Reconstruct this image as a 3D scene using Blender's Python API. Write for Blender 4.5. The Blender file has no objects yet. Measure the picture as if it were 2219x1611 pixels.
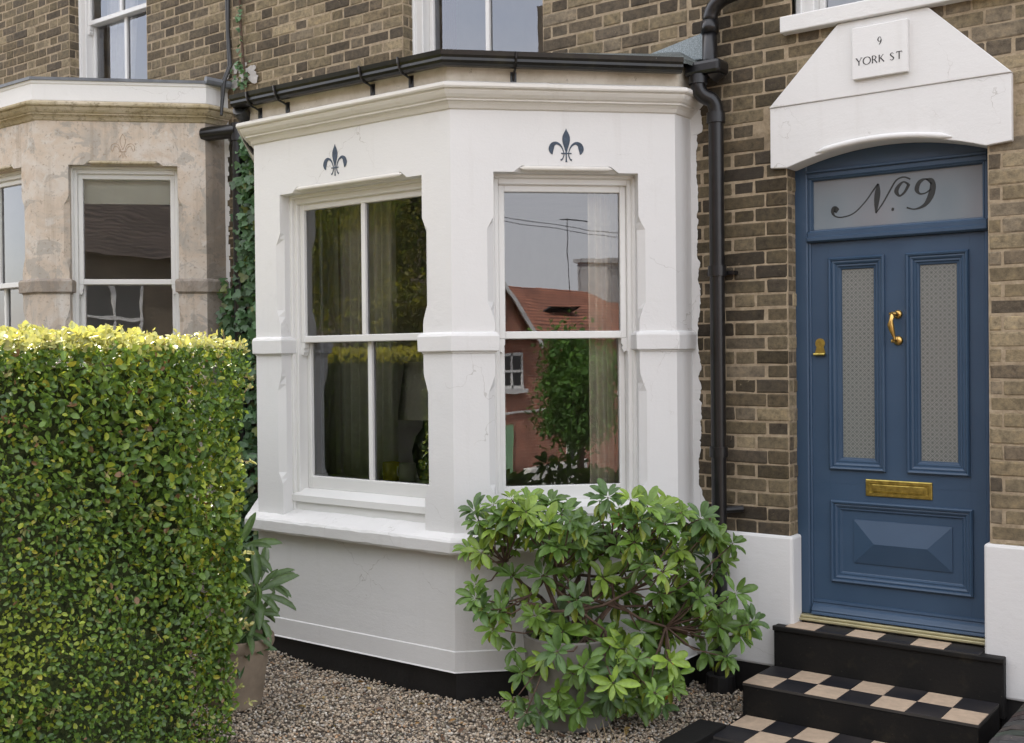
import bpy, bmesh, math, random
import numpy as np
from mathutils import Vector, Matrix
random.seed(7); rng=np.random.default_rng(7)
sc=bpy.context.scene; COL=sc.collection
PI=math.pi; S2=math.sqrt(.5)

# ------------------------------------------------------------------ camera
GZ=1.79
YAW,PITCH,ROLL=math.radians(36.8226),math.radians(-.4958),math.radians(-.5806)
FPX,CXP,CYP,IW,IH=2412.45,1109.5,794.24,2219.,1611.
F0=Vector((-math.sin(YAW)*math.cos(PITCH),math.cos(YAW)*math.cos(PITCH),math.sin(PITCH)))
R0=Vector((math.cos(YAW),math.sin(YAW),0)); U0=R0.cross(F0)
RR=R0*math.cos(ROLL)+U0*math.sin(ROLL); UU=RR.cross(F0)
CAM=Vector((1.4119,-5.4865,GZ))
cd=bpy.data.cameras.new('camera'); cam=bpy.data.objects.new('camera',cd); COL.objects.link(cam)
m=Matrix((RR,UU,-F0)).transposed().to_4x4(); m.translation=CAM; cam.matrix_world=m
cd.sensor_fit='HORIZONTAL'; cd.sensor_width=36; cd.lens=36*FPX/IW
cd.shift_y=(CYP-IH/2)/IW; cd.shift_x=(IW/2-CXP)/IW; cd.clip_end=2000; cd.clip_start=.05
sc.camera=cam
def ray(px,py): return F0+RR*((px-CXP)/FPX)+UU*((CYP-py)/FPX)
def ypl(px,py,y):
    d=ray(px,py); t=(y-CAM.y)/d.y; return CAM+d*t
def dpt(px,py,t): return CAM+ray(px,py)*t

# ------------------------------------------------------------------ light
SUN_EL=math.radians(50); SUN_S=.30                 # sun travels along the facade, from the left and a little behind the house
w=bpy.data.worlds.new('World'); sc.world=w; w.use_nodes=True
nt=w.node_tree; bg=nt.nodes['Background']; sky=nt.nodes.new('ShaderNodeTexSky')
sky.sky_type='NISHITA'; sky.sun_disc=False; sky.sun_elevation=SUN_EL
az=math.atan2(-math.sqrt(1-SUN_S**2),SUN_S)         # angle from +Y, clockwise seen from above
sky.sun_rotation=az; sky.air_density=1.0; sky.dust_density=2.5; sky.ozone_density=1.0; sky.altitude=20
# thin bright cloud veils the blue
wt=nt.nodes.new('ShaderNodeTexCoord'); wm_=nt.nodes.new('ShaderNodeMapping'); wm_.inputs['Scale'].default_value=(1,1,2.6); nt.links.new(wt.outputs['Generated'],wm_.inputs[0])
wn=nt.nodes.new('ShaderNodeTexNoise'); wn.inputs['Scale'].default_value=1.6; wn.inputs['Detail'].default_value=6; nt.links.new(wm_.outputs[0],wn.inputs['Vector'])
wr=nt.nodes.new('ShaderNodeValToRGB'); wr.color_ramp.elements[0].position=.34; wr.color_ramp.elements[0].color=(.42,.42,.42,1); wr.color_ramp.elements[1].position=.66; wr.color_ramp.elements[1].color=(.88,.88,.88,1); nt.links.new(wn.outputs[0],wr.inputs[0])
wx=nt.nodes.new('ShaderNodeMix'); wx.data_type='RGBA'; nt.links.new(wr.outputs[0],wx.inputs[0]); nt.links.new(sky.outputs[0],wx.inputs[6]); wx.inputs[7].default_value=(6.35,6.15,6.1,1)
nt.links.new(wx.outputs[2],bg.inputs[0]); bg.inputs[1].default_value=.13
sl=bpy.data.lights.new('sun','SUN'); sl.energy=3.6; sl.angle=math.radians(.5); sl.color=(1,.93,.82)
so=bpy.data.objects.new('sun',sl); COL.objects.link(so)
sdir=Vector((math.sin(az)*math.cos(SUN_EL),math.cos(az)*math.cos(SUN_EL),math.sin(SUN_EL)))
so.rotation_euler=sdir.to_track_quat('Z','Y').to_euler(); so.location=sdir*30
sc.view_settings.view_transform='Standard'; sc.view_settings.look='None'; sc.view_settings.gamma=1
sc.view_settings.exposure=1.75
sc.render.engine='CYCLES'; sc.cycles.max_bounces=8; sc.cycles.transparent_max_bounces=24

# ------------------------------------------------------------------ helpers
ORG={}
def orgof(p): return ORG.get(p.name,Vector((0,0,0))) if p else Vector((0,0,0))
def tag(o,label=None,cat=None,group=None,kind=None):
    if label:o['label']=label
    if cat:o['category']=cat
    if group:o['group']=group
    if kind:o['kind']=kind
    return o
def thing(name,loc,label,cat,group=None):
    o=bpy.data.objects.new(name,None); COL.objects.link(o); o.location=loc; o.empty_display_size=.1
    ORG[o.name]=Vector(loc); return tag(o,label,cat,group)
def link(name,me,parent=None,origin=None):
    o=bpy.data.objects.new(name,me); COL.objects.link(o)
    if parent:
        o.parent=parent; g=orgof(parent)
    else:
        if origin is None:
            n=len(me.vertices); a=np.empty(n*3); me.vertices.foreach_get('co',a); a=a.reshape(-1,3)
            origin=Vector(((a[:,0].min()+a[:,0].max())/2,(a[:,1].min()+a[:,1].max())/2,a[:,2].min()))
        g=Vector(origin); o.location=g
    ORG[o.name]=g
    me.transform(Matrix.Translation(-g)); return o
class MB:
    def __init__(s): s.v=[];s.f=[];s.m=[];s.c=[];s.hc=False
    def add(s,vs,fs,m=0,col=None):
        b=len(s.v); s.v+=[tuple(q) for q in vs]; s.f+=[tuple(i+b for i in f) for f in fs]; s.m+=[m]*len(fs)
        if col is not None: s.hc=True
        s.c+=[col or (1,1,1)]*len(vs); return s
    def box(s,x0,x1,y0,y1,z0,z1,m=0,col=None):
        vs=[(x,y,z) for x in(x0,x1) for y in(y0,y1) for z in(z0,z1)]
        return s.add(vs,[(0,1,3,2),(4,6,7,5),(0,4,5,1),(2,3,7,6),(0,2,6,4),(1,5,7,3)],m,col)
    def tbox(s,T,u0,u1,d0,d1,z0,z1,m=0):
        vs=[T(u,d,z) for u in(u0,u1) for d in(d0,d1) for z in(z0,z1)]
        return s.add(vs,[(0,1,3,2),(4,6,7,5),(0,4,5,1),(2,3,7,6),(0,2,6,4),(1,5,7,3)],m)
    def quad(s,a,b,c,d,m=0): return s.add([a,b,c,d],[(0,1,2,3)],m)
    def tube(s,pts,r,n=8,m=0,cap=True,col=None):
        pts=[Vector(p) for p in pts]; rs=r if isinstance(r,(list,tuple)) else [r]*len(pts)
        vs=[];up=None
        for i,p in enumerate(pts):
            a=pts[max(i-1,0)];b=pts[min(i+1,len(pts)-1)];t=(b-a).normalized()
            if up is None: up=t.orthogonal().normalized()
            up=(up-t*up.dot(t)).normalized(); w2=t.cross(up)
            for k in range(n):
                an=2*PI*k/n; vs.append(p+(up*math.cos(an)+w2*math.sin(an))*rs[i])
        fs=[(i*n+k,i*n+(k+1)%n,(i+1)*n+(k+1)%n,(i+1)*n+k) for i in range(len(pts)-1) for k in range(n)]
        if cap: fs+=[tuple(range(n))[::-1],tuple((len(pts)-1)*n+k for k in range(n))]
        return s.add(vs,fs,m,col)
    def lathe(s,c,prof,n=32,m=0,jit=0):
        c=Vector(c); vs=[]
        for r,z in prof:
            for k in range(n):
                a=2*PI*k/n; rr=r*(1+jit*random.uniform(-1,1)); vs.append(c+Vector((rr*math.cos(a),rr*math.sin(a),z)))
        fs=[(i*n+k,i*n+(k+1)%n,(i+1)*n+(k+1)%n,(i+1)*n+k) for i in range(len(prof)-1) for k in range(n)]
        return s.add(vs,fs,m)
    def poly(s,pts,m=0): return s.add(pts,[tuple(range(len(pts)))],m)
    def build(s,name,mats,parent=None,smooth=False,bevel=0,origin=None,fixn=True):
        me=bpy.data.meshes.new(name); me.from_pydata(s.v,[],s.f)
        for q in (mats if isinstance(mats,(list,tuple)) else [mats]): me.materials.append(q)
        me.polygons.foreach_set('material_index',s.m)
        if s.hc:
            a=me.color_attributes.new('Col','FLOAT_COLOR','POINT'); a.data.foreach_set('color',[x for c in s.c for x in (*c,1)])
        if smooth: me.polygons.foreach_set('use_smooth',[True]*len(me.polygons))
        if fixn:
            bm=bmesh.new(); bm.from_mesh(me); bmesh.ops.recalc_face_normals(bm,faces=bm.faces); bm.to_mesh(me); bm.free()
        me.update(); o=link(name,me,parent,origin)
        if bevel:
            b=o.modifiers.new('b','BEVEL'); b.width=bevel; b.segments=2; b.limit_method='ANGLE'; b.angle_limit=math.radians(40)
        return o
def frame(ox,oy,ux,uy,oz=0):
    return lambda u,d,z:(ox+u*ux-d*uy, oy+u*uy+d*ux, z+oz)
# fast mesh from numpy, uniform template
def npmesh(name,V,F,sizes,cols,mat,smooth=True):
    me=bpy.data.meshes.new(name); me.vertices.add(len(V)); me.vertices.foreach_set('co',V.astype(np.float32).ravel())
    me.loops.add(len(F)); me.loops.foreach_set('vertex_index',F.astype(np.int32))
    st=np.concatenate([[0],np.cumsum(sizes)[:-1]]).astype(np.int32)
    me.polygons.add(len(sizes)); me.polygons.foreach_set('loop_start',st); me.polygons.foreach_set('loop_total',sizes.astype(np.int32))
    if smooth: me.polygons.foreach_set('use_smooth',np.ones(len(sizes),dtype=bool))
    me.update(calc_edges=True); me.validate()
    a=me.color_attributes.new('Col','FLOAT_COLOR','POINT')
    c=np.ones((len(V),4),np.float32); c[:,:3]=cols; a.data.foreach_set('color',c.ravel())
    me.materials.append(mat); return me
def scatter(name,tv,tf,pos,R,scl,col,mat,smooth=True):
    """tv (k,3), R (N,3,3) rows = local axes in world, scl (N,3)"""
    tv=np.array(tv,float); N=len(pos); k=len(tv)
    V=(tv[None]*scl[:,None,:]); V=np.einsum('nki,nij->nkj',V,R)+pos[:,None,:]
    fl=np.concatenate([np.array(f) for f in tf]); sz=np.array([len(f) for f in tf])
    F=(fl[None]+np.arange(N)[:,None]*k).ravel(); S=np.tile(sz,N)
    return npmesh(name,V.reshape(-1,3),F,S,np.repeat(col,k,axis=0),mat,smooth)
LEAF=([(0,0,0),(-.38,.22,.10),(.38,.22,.10),(-.5,.55,.12),(.5,.55,.12),(-.3,.84,.05),(.3,.84,.05),(0,1,-.05),(0,.3,0),(0,.62,-.01)],
      [(0,8,1),(0,2,8),(1,8,9,3),(8,2,4,9),(3,9,5),(9,4,6),(9,7,5),(9,6,7)])
RLEAF=([(0,0,0),(-.10,.10,.01),(.10,.10,.01),(-.40,.30,.09),(.40,.30,.09),(-.5,.58,.12),(.5,.58,.12),(-.38,.82,.08),(.38,.82,.08),(-.14,.96,.0),(.14,.96,.0),(0,.32,0),(0,.60,-.01),(0,.84,-.03),(0,1,-.06)],
      [(0,11,1),(0,2,11),(1,11,3),(2,4,11),(3,11,12,5),(11,4,6,12),(5,12,13,7),(12,6,8,13),(7,13,14,9),(13,8,10,14)])
def axes(ydir,zhint):
    y=ydir/np.linalg.norm(ydir,axis=1,keepdims=True)
    x=np.cross(y,zhint); x/=np.linalg.norm(x,axis=1,keepdims=True)+1e-9
    z=np.cross(x,y); return np.stack([x,y,z],axis=1)

# ------------------------------------------------------------------ materials
class NT:
    def __init__(s,name):
        s.m=bpy.data.materials.new(name); s.m.use_nodes=True; s.t=s.m.node_tree; s.b=s.t.nodes['Principled BSDF']; s.out=s.t.nodes['Material Output']
        s.tc=s.t.nodes.new('ShaderNodeTexCoord').outputs['Object']
    def n(s,ty,**k):
        q=s.t.nodes.new('ShaderNode'+ty)
        for a,b in k.items():
            if a in q.inputs: s.set(q.inputs[a],b)
            else: setattr(q,a,b)
        return q
    def set(s,i,v):
        if isinstance(v,bpy.types.NodeSocket): s.t.links.new(v,i)
        elif isinstance(v,(tuple,list)) and i.type=='RGBA': i.default_value=(*v,1) if len(v)==3 else v
        else: i.default_value=v
    def noise(s,scale,detail=4,rough=.55,vec=None,dist=0):
        q=s.n('TexNoise',Scale=scale,Detail=detail,Roughness=rough,Distortion=dist); s.set(q.inputs['Vector'],vec or s.tc); return q.outputs[0]
    def ramp(s,fac,stops):
        q=s.n('ValToRGB'); s.set(q.inputs[0],fac); e=q.color_ramp.elements
        while len(e)<len(stops): e.new(.5)
        for i,(p,c) in enumerate(stops): e[i].position=p; e[i].color=(*c,1) if len(c)==3 else c
        return q.outputs[0]
    def mix(s,f,a,b,mode='MIX'):
        q=s.n('Mix',data_type='RGBA',blend_type=mode); s.set(q.inputs[0],f); s.set(q.inputs[6],a); s.set(q.inputs[7],b); return q.outputs[2]
    def math(s,op,a,b=0,c=0):
        q=s.n('Math',operation=op); s.set(q.inputs[0],a); s.set(q.inputs[1],b)
        if op in('MULTIPLY_ADD','SMOOTH_MIN'): s.set(q.inputs[2],c)
        return q.outputs[0]
    def bump(s,h,strength=.3,dist=.01,normal=None):
        q=s.n('Bump',Strength=strength,Distance=dist); s.set(q.inputs['Height'],h)
        if normal: s.set(q.inputs['Normal'],normal)
        return q.outputs[0]
    def P(s,**k):
        mp={'base':'Base Color','rough':'Roughness','metal':'Metallic','spec':'Specular IOR Level','normal':'Normal','coat':'Coat Weight','trans':'Transmission Weight'}
        for a,b in k.items(): s.set(s.b.inputs[mp[a]],b)
        return s.m
def simple(name,c,rough=.5,var=.08,scale=8,bump=.0,bscale=60,metal=0,spec=.5,bd=.003):
    t=NT(name); n=t.noise(scale,5)
    d=t.ramp(n,[(.3,tuple(x*(1-var) for x in c)),(.7,tuple(min(1,x*(1+var)) for x in c))])
    k=dict(base=d,rough=rough,metal=metal,spec=spec)
    if bump: k['normal']=t.bump(t.noise(bscale,4),bump,bd)
    return t.P(**k)
def m_render(name,c1,c2,c3,lump=.35):
    t=NT(name); big=t.noise(1.3,5,.6); mid=t.noise(7,5,.6); fine=t.noise(90,4,.7)
    st=t.n('Mapping'); st.inputs['Scale'].default_value=(3.5,3.5,14); t.set(st.inputs[0],t.tc)
    str_=t.noise(5,4,.6,st.outputs[0])
    a=t.mix(t.ramp(big,[(.35,(0,0,0)),(.7,(1,1,1))]),c1,c2)
    a=t.mix(t.ramp(mid,[(.62,(0,0,0)),(.8,(.45,.45,.45))]),a,c3)
    h=t.math('ADD',t.math('MULTIPLY',fine,.45),t.math('ADD',t.math('MULTIPLY',mid,1.6),t.math('MULTIPLY',str_,.35)))
    vs_=t.n('Mapping'); vs_.inputs['Scale'].default_value=(16,16,1.1); t.set(vs_.inputs[0],t.tc); dr=t.noise(1.0,5,.6,vs_.outputs[0])
    a=t.mix(t.ramp(dr,[(.58,(0,0,0)),(.74,(.38,.38,.38))]),a,c3)
    vo=t.n('TexVoronoi',feature='DISTANCE_TO_EDGE',Scale=2.1); wv=t.n('Mapping'); t.set(wv.inputs[0],t.tc); 
    va=t.n('VectorMath',operation='ADD'); t.set(va.inputs[0],t.tc); sc_=t.n('VectorMath',operation='SCALE'); nz=t.n('TexNoise',Scale=5,Detail=4); t.set(nz.inputs['Vector'],t.tc); t.set(sc_.inputs[0],nz.outputs[1]); sc_.inputs['Scale'].default_value=.35; t.set(va.inputs[1],sc_.outputs[0]); t.set(vo.inputs['Vector'],va.outputs[0])
    cr=t.math('MULTIPLY',t.math('LESS_THAN',vo.outputs['Distance'],.0035),t.ramp(big,[(.52,(0,0,0)),(.6,(1,1,1))]))
    a=t.mix(t.math('MULTIPLY',cr,.45),a,(.33,.31,.27)); h=t.math('SUBTRACT',h,t.math('MULTIPLY',cr,.8))
    return t.P(base=a,rough=.6,spec=.3,normal=t.bump(h,lump*.8,.006))
M={}
M['render']=m_render('white_masonry_paint',(.71,.705,.69),(.68,.677,.665),(.62,.61,.585))
M['corn']=m_render('cream_stained_moulding',(.70,.68,.635),(.66,.635,.58),(.56,.53,.46),.4)
M['sillp']=m_render('white_sill_paint',(.71,.705,.69),(.66,.655,.64),(.55,.54,.51),.5)
M['frame']=simple('white_gloss_wood',(.72,.715,.69),.32,.02,4,.05,30)
def m_fascia():
    t=NT('weathered_cream_board'); n=t.noise(5,6,.65); f=t.noise(34,5,.7)
    a=t.mix(t.ramp(n,[(.4,(0,0,0)),(.72,(1,1,1))]),(.62,.57,.48),(.42,.37,.28))
    a=t.mix(t.ramp(f,[(.63,(0,0,0)),(.72,(.8,.8,.8))]),a,(.20,.17,.12))
    return t.P(base=a,rough=.7,normal=t.bump(f,.25,.003))
M['fascia']=m_fascia()
def m_stone(name='bare_patched_stone',dk=0):
    t=NT(name); big=t.noise(1.9,6,.62,dist=.6); mid=t.noise(4.5,6,.7,dist=.8); fine=t.noise(38,6,.75); p=t.noise(3.6,7,.68,dist=1.0)
    a=t.ramp(big,[(.36,(.45,.41,.36)),(.46,(.59,.495,.40)),(.55,(.62,.565,.50)),(.66,(.53,.42,.32))])
    a=t.mix(t.ramp(mid,[(.54,(0,0,0)),(.58,(.75,.75,.75))]),a,(.40,.37,.33))
    a=t.mix(t.ramp(p,[(.58,(0,0,0)),(.66,(.6,.6,.6))]),a,(.66,.645,.61))
    vs_=t.n('Mapping'); vs_.inputs['Scale'].default_value=(14,14,.9); t.set(vs_.inputs[0],t.tc); a=t.mix(t.ramp(t.noise(1,6,.65,vs_.outputs[0]),[(.52,(0,0,0)),(.70,(.55,.55,.55))]),a,(.33,.27,.21))
    a=t.mix(t.ramp(fine,[(.56,(0,0,0)),(.66,(.8,.8,.8))]),a,(.30,.24,.185))
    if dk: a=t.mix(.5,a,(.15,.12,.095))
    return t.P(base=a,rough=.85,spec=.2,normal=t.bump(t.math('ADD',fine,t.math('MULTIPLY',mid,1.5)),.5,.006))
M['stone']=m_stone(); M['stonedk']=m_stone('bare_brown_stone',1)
def m_mouldstone():
    t=NT('algae_stained_moulding'); n=t.noise(3,6,.6); f=t.noise(26,6,.75)
    a=t.mix(t.ramp(n,[(.35,(0,0,0)),(.65,(1,1,1))]),(.56,.49,.38),(.40,.33,.20))
    a=t.mix(t.ramp(f,[(.5,(0,0,0)),(.66,(.8,.8,.8))]),a,(.16,.13,.07))
    return t.P(base=a,rough=.85,normal=t.bump(f,.4,.005))
M['mstone']=m_mouldstone()
def m_brick():
    t=NT('stock_brick'); c=t.n('Attribute',attribute_name='Col').outputs['Color']
    n1=t.noise(28,6,.7); n2=t.noise(150,3,.7); n3=t.noise(3.2,5,.6,dist=.5)
    a=t.mix(1.0,c,t.ramp(n1,[(.30,(.50,.50,.50)),(.5,(1,1,1)),(.70,(1.45,1.4,1.28))]),'MULTIPLY')
    a=t.mix(t.ramp(n3,[(.48,(0,0,0)),(.72,(.6,.6,.6))]),a,(.055,.047,.038))
    a=t.mix(t.ramp(t.noise(11,5,.75,dist=1.0),[(.66,(0,0,0)),(.71,(.6,.6,.6))]),a,(.36,.29,.19))
    a=t.mix(t.ramp(n2,[(.66,(0,0,0)),(.75,(.35,.35,.35))]),a,(.36,.31,.24))
    h=t.math('ADD',n1,t.math('MULTIPLY',n2,.6))
    return t.P(base=a,rough=.9,spec=.2,normal=t.bump(h,.55,.006))
M['brick']=m_brick()
def m_mortar():
    t=NT('lime_mortar'); n=t.noise(22,6,.7); n3=t.noise(3.0,4,.6)
    a=t.ramp(n,[(.3,(.22,.17,.11)),(.55,(.36,.29,.20)),(.75,(.47,.39,.28))])
    a=t.mix(t.ramp(n3,[(.56,(0,0,0)),(.72,(.65,.65,.65))]),a,(.15,.12,.085))
    return t.P(base=a,rough=.95,spec=.1,normal=t.bump(n,.8,.004))
M['mortar']=m_mortar()
def m_bricktex(name,c1,c2,mo):
    t=NT(name); mp=t.n('Mapping'); t.set(mp.inputs[0],t.tc)
    sx=t.n('SeparateXYZ'); t.set(sx.inputs[0],t.tc); cx=t.n('CombineXYZ'); t.set(cx.inputs[0],t.math('ADD',sx.outputs[0],sx.outputs[1])); t.set(cx.inputs[1],sx.outputs[2])
    b=t.n('TexBrick'); t.set(b.inputs['Vector'],cx.outputs[0]); t.set(b.inputs['Color1'],c1); t.set(b.inputs['Color2'],c2); t.set(b.inputs['Mortar'],mo)
    for k,v in (('Scale',1),('Mortar Size',.005),('Brick Width',.235),('Row Height',.075)): b.inputs[k].default_value=v
    a=t.mix(1,b.outputs[0],t.ramp(t.noise(2,5),[(.3,(.7,.7,.7)),(.7,(1.2,1.2,1.2))]),'MULTIPLY')
    return t.P(base=a,rough=.9)
M['btex']=m_bricktex('brown_brick_courses',(.13,.10,.07),(.09,.07,.05),(.33,.27,.19))
M['redbrick']=m_bricktex('red_brick_courses',(.42,.15,.085),(.28,.10,.065),(.55,.45,.36))
M['black']=simple('black_bitumen_paint',(.008,.0075,.0075),.55,.35,14,.5,70)
M['pipe']=simple('black_cast_iron_paint',(.008,.008,.009),.30,.3,18,.15,60)
def m_gut():
    t=NT('weathered_black_gutter'); n=t.noise(9,6,.7); f=t.noise(70,4,.7)
    a=t.mix(t.ramp(n,[(.5,(0,0,0)),(.7,(.6,.6,.6))]),(.009,.009,.008),(.035,.032,.018))
    a=t.mix(t.ramp(f,[(.68,(0,0,0)),(.74,(.6,.6,.6))]),a,(.25,.22,.18))
    return t.P(base=a,rough=.32)
M['gutter']=m_gut()
def m_felt():
    t=NT('mineral_roof_felt'); v=t.n('TexVoronoi',Scale=420); t.set(v.inputs['Vector'],t.tc)
    a=t.ramp(t.noise(300,3,.8),[(.38,(.02,.024,.023)),(.52,(.10,.115,.11)),(.66,(.26,.29,.28))])
    a=t.mix(t.ramp(t.noise(5,5),[(.5,(0,0,0)),(.7,(.6,.6,.6))]),a,(.035,.036,.03))
    return t.P(base=a,rough=.85,normal=t.bump(t.noise(300,2),.6,.003))
M['felt']=m_felt()
def m_felt2():
    t=NT('pale_mineral_felt')
    a=t.ramp(t.noise(240,3,.8),[(.36,(.09,.11,.12)),(.55,(.24,.28,.29)),(.7,(.42,.46,.47))])
    return t.P(base=a,rough=.85)
M['felt2']=m_felt2()
M['lead']=simple('grey_lead_flashing',(.13,.14,.155),.45,.25,9,.3,40)
M['door']=None
def m_door():
    t=NT('blue_door_paint'); n=t.noise(3,4); st=t.n('Mapping'); st.inputs['Scale'].default_value=(90,90,6); t.set(st.inputs[0],t.tc)
    g=t.noise(4,4,.6,st.outputs[0])
    a=t.ramp(n,[(.3,(.034,.068,.120)),(.7,(.043,.081,.138))])
    sp=t.noise(55,5,.8); du=t.n('SeparateXYZ'); t.set(du.inputs[0],t.tc)
    a=t.mix(t.ramp(sp,[(.69,(0,0,0)),(.74,(.5,.5,.5))]),a,(.16,.19,.22))
    rg=t.ramp(t.noise(7,5,.6),[(.3,(.30,.30,.30)),(.7,(.48,.48,.48))])
    return t.P(base=a,rough=rg,spec=.45,normal=t.bump(g,.18,.002))
M['door']=m_door()
M['brass']=simple('polished_brass',(.62,.40,.13),.30,.2,25,.15,60,metal=1)
M['brassold']=simple('dull_brass',(.42,.33,.09),.38,.35,40,.3,90,metal=1)
M['bar']=simple('brass_sill_bar',(.42,.38,.22),.4,.12,12,0,metal=.3)
M['ink']=simple('dark_lettering',(.018,.022,.022),.4,.1)
M['fleur']=simple('slate_blue_paint',(.035,.055,.085),.55,.35,60,.4,120)
M['fleurs']=simple('incised_stone_line',(.40,.30,.22),.8,.2,60)
M['inkblk']=simple('black_letter_paint',(.02,.02,.022),.5,.1)
def m_tile(name,c):
    t=NT(name); n=t.noise(30,5,.6); g=t.noise(3,4)
    a=t.mix(t.ramp(g,[(.4,(0,0,0)),(.7,(.25,.25,.25))]),t.ramp(n,[(.3,tuple(x*.86 for x in c)),(.7,tuple(x*1.1 for x in c))]),(.12,.10,.08))
    sp=t.noise(140,3,.8); a=t.mix(t.ramp(sp,[(.68,(0,0,0)),(.73,(.55,.55,.55))]),a,(.30,.27,.22) if c[0]<.1 else (.16,.13,.10))
    return t.P(base=a,rough=.5,spec=.4,normal=t.bump(n,.2,.003))
M['tileb']=m_tile('black_quarry_tile',(.013,.013,.017)); M['tilec']=m_tile('buff_quarry_tile',(.56,.43,.31))
M['grout']=simple('dark_grout',(.05,.045,.04),.9)
def m_steps():
    t=NT('black_painted_riser'); n=t.noise(9,6,.7); g=t.noise(60,4,.7)
    a=t.mix(t.ramp(n,[(.56,(0,0,0)),(.75,(.5,.5,.5))]),(.008,.0075,.007),(.04,.034,.02))
    a=t.mix(t.ramp(g,[(.68,(0,0,0)),(.74,(.5,.5,.5))]),a,(.12,.11,.07))
    return t.P(base=a,rough=.62,spec=.3,normal=t.bump(g,.4,.003))
M['riser']=m_steps()
M['clay']=simple('weathered_clay_pot',(.27,.21,.15),.8,.22,9,.3,60)
M['conc']=simple('concrete_pot',(.20,.185,.165),.85,.16,6,.4,90)
M['soil']=simple('potting_soil',(.03,.022,.015),.95,.4,40,.8,90)
M['bark']=simple('brown_bark',(.10,.062,.042),.85,.3,40,.5,80)
M['cable']=simple('black_cable',(.02,.02,.02),.5)
M['room']=simple('pale_room_paint',(.66,.63,.57),.9,.1,2)
M['floor']=simple('dark_boards',(.09,.06,.04),.7,.2,6)
M['wood']=simple('brown_table_wood',(.16,.07,.035),.45,.2,10)
M['dark']=simple('shaded_soil_bed',(.035,.028,.02),.95,.4,12,.6,40)
def m_leaf(name,tr,rough,gl=.5,tt=(1.5,1.55,.55)):
    t=NT(name); c=t.n('Attribute',attribute_name='Col').outputs['Color']
    n=t.noise(45,3,.6); a=t.mix(1,c,t.ramp(n,[(.3,(.78,.78,.78)),(.7,(1.18,1.18,1.15))]),'MULTIPLY')
    t.P(base=a,rough=rough,spec=gl)
    tl=t.n('BsdfTranslucent'); t.set(tl.inputs[0],t.mix(1,a,tt,'MULTIPLY'))
    mx=t.n('MixShader'); mx.inputs[0].default_value=tr; t.t.links.new(t.b.outputs[0],mx.inputs[1]); t.t.links.new(tl.outputs[0],mx.inputs[2])
    t.t.links.new(mx.outputs[0],t.out.inputs[0]); return t.m
M['hleaf']=m_leaf('privet_leaf',.26,.38,.5,(1.25,1.15,.75)); M['rleaf']=m_leaf('rhododendron_leaf',.18,.36,.45); M['ileaf']=m_leaf('ivy_leaf',.15,.45); M['tleaf']=m_leaf('tree_leaf',.4,.65,.2)
def m_glass(name,ior=2.25,wav=.0,tint=(.98,.99,.98)):
    t=NT(name); t.t.nodes.remove(t.b)
    fr=t.n('Fresnel',IOR=ior); tr=t.n('BsdfTransparent'); t.set(tr.inputs[0],tint); gl=t.n('BsdfGlossy'); gl.inputs['Roughness'].default_value=.0; t.set(gl.inputs[0],(.92,.94,1))
    if wav:
        nn=t.bump(t.noise(2.3,2,.5),1,wav); t.set(gl.inputs['Normal'],nn)
    mx=t.n('MixShader'); t.set(mx.inputs[0],fr.outputs[0]); t.t.links.new(tr.outputs[0],mx.inputs[1]); t.t.links.new(gl.outputs[0],mx.inputs[2])
    t.t.links.new(mx.outputs[0],t.out.inputs[0]); return t.m
M['glass']=m_glass('window_glass',2.15,.0005); M['oldglass']=m_glass('wavy_old_glass',2.2,.0012); M['upglass']=m_glass('upper_window_glass',2.3,.0004)
def m_frost(name,pattern):
    t=NT(name); sx=t.n('SeparateXYZ'); t.set(sx.inputs[0],t.tc)
    if pattern:
        p=.021
        def lat(ou,ov):
            u=t.math('SUBTRACT',t.math('FRACT',t.math('ADD',t.math('DIVIDE',sx.outputs[0],p*2),ou)),.5)
            v=t.math('SUBTRACT',t.math('FRACT',t.math('ADD',t.math('DIVIDE',sx.outputs[2],p*2),ov)),.5)
            r=t.math('SQRT',t.math('ADD',t.math('MULTIPLY',u,u),t.math('MULTIPLY',v,v)))
            l=t.math('ABSOLUTE',t.math('SUBTRACT',t.math('ADD',t.math('ABSOLUTE',u),t.math('ABSOLUTE',v)),.5))
            return r,l
        r1,l1=lat(0,0); r2,l2=lat(.5,.5); r=t.math('MINIMUM',r1,r2)
        dot=t.math('LESS_THAN',r,.085); ring=t.math('LESS_THAN',t.math('ABSOLUTE',t.math('SUBTRACT',r,.17)),.022); ln=t.math('LESS_THAN',l1,.035)
        k=t.math('MAXIMUM',t.math('MAXIMUM',dot,ring),ln)
        fl=t.noise(300,2,.8); 
        a=t.mix(t.math('MULTIPLY',k,.8),(.205,.218,.205),(.04,.048,.045))
        a=t.mix(t.ramp(fl,[(.66,(0,0,0)),(.7,(.5,.5,.5))]),a,(.4,.42,.4))
        return t.P(base=a,rough=.22,spec=.6,normal=t.bump(k,.3,.001))
    a=t.ramp(t.noise(2,3),[(.3,(.18,.215,.24)),(.7,(.205,.24,.265))])
    return t.P(base=a,rough=.08,spec=.9)
M['frost']=m_frost('patterned_obscure_glass',True); M['fan']=m_frost('etched_fanlight_glass',False)
M['curt']=simple('sage_curtain_cloth',(.70,.70,.66),.9,.08,20,.3,300); M['curtc']=simple('cream_curtain_cloth',(.72,.66,.54),.9,.05,20,.2,300)
M['curtw']=simple('white_net_cloth',(.78,.78,.76),.9,.05,20); M['curtm']=simple('maroon_curtain_cloth',(.10,.035,.04),.9,.05,20)
M['shade']=simple('grey_linen_shade',(.78,.75,.72),.9,.05,60,.3,400); M['lampb']=simple('dark_lamp_base',(.05,.06,.06),.3)
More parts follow.
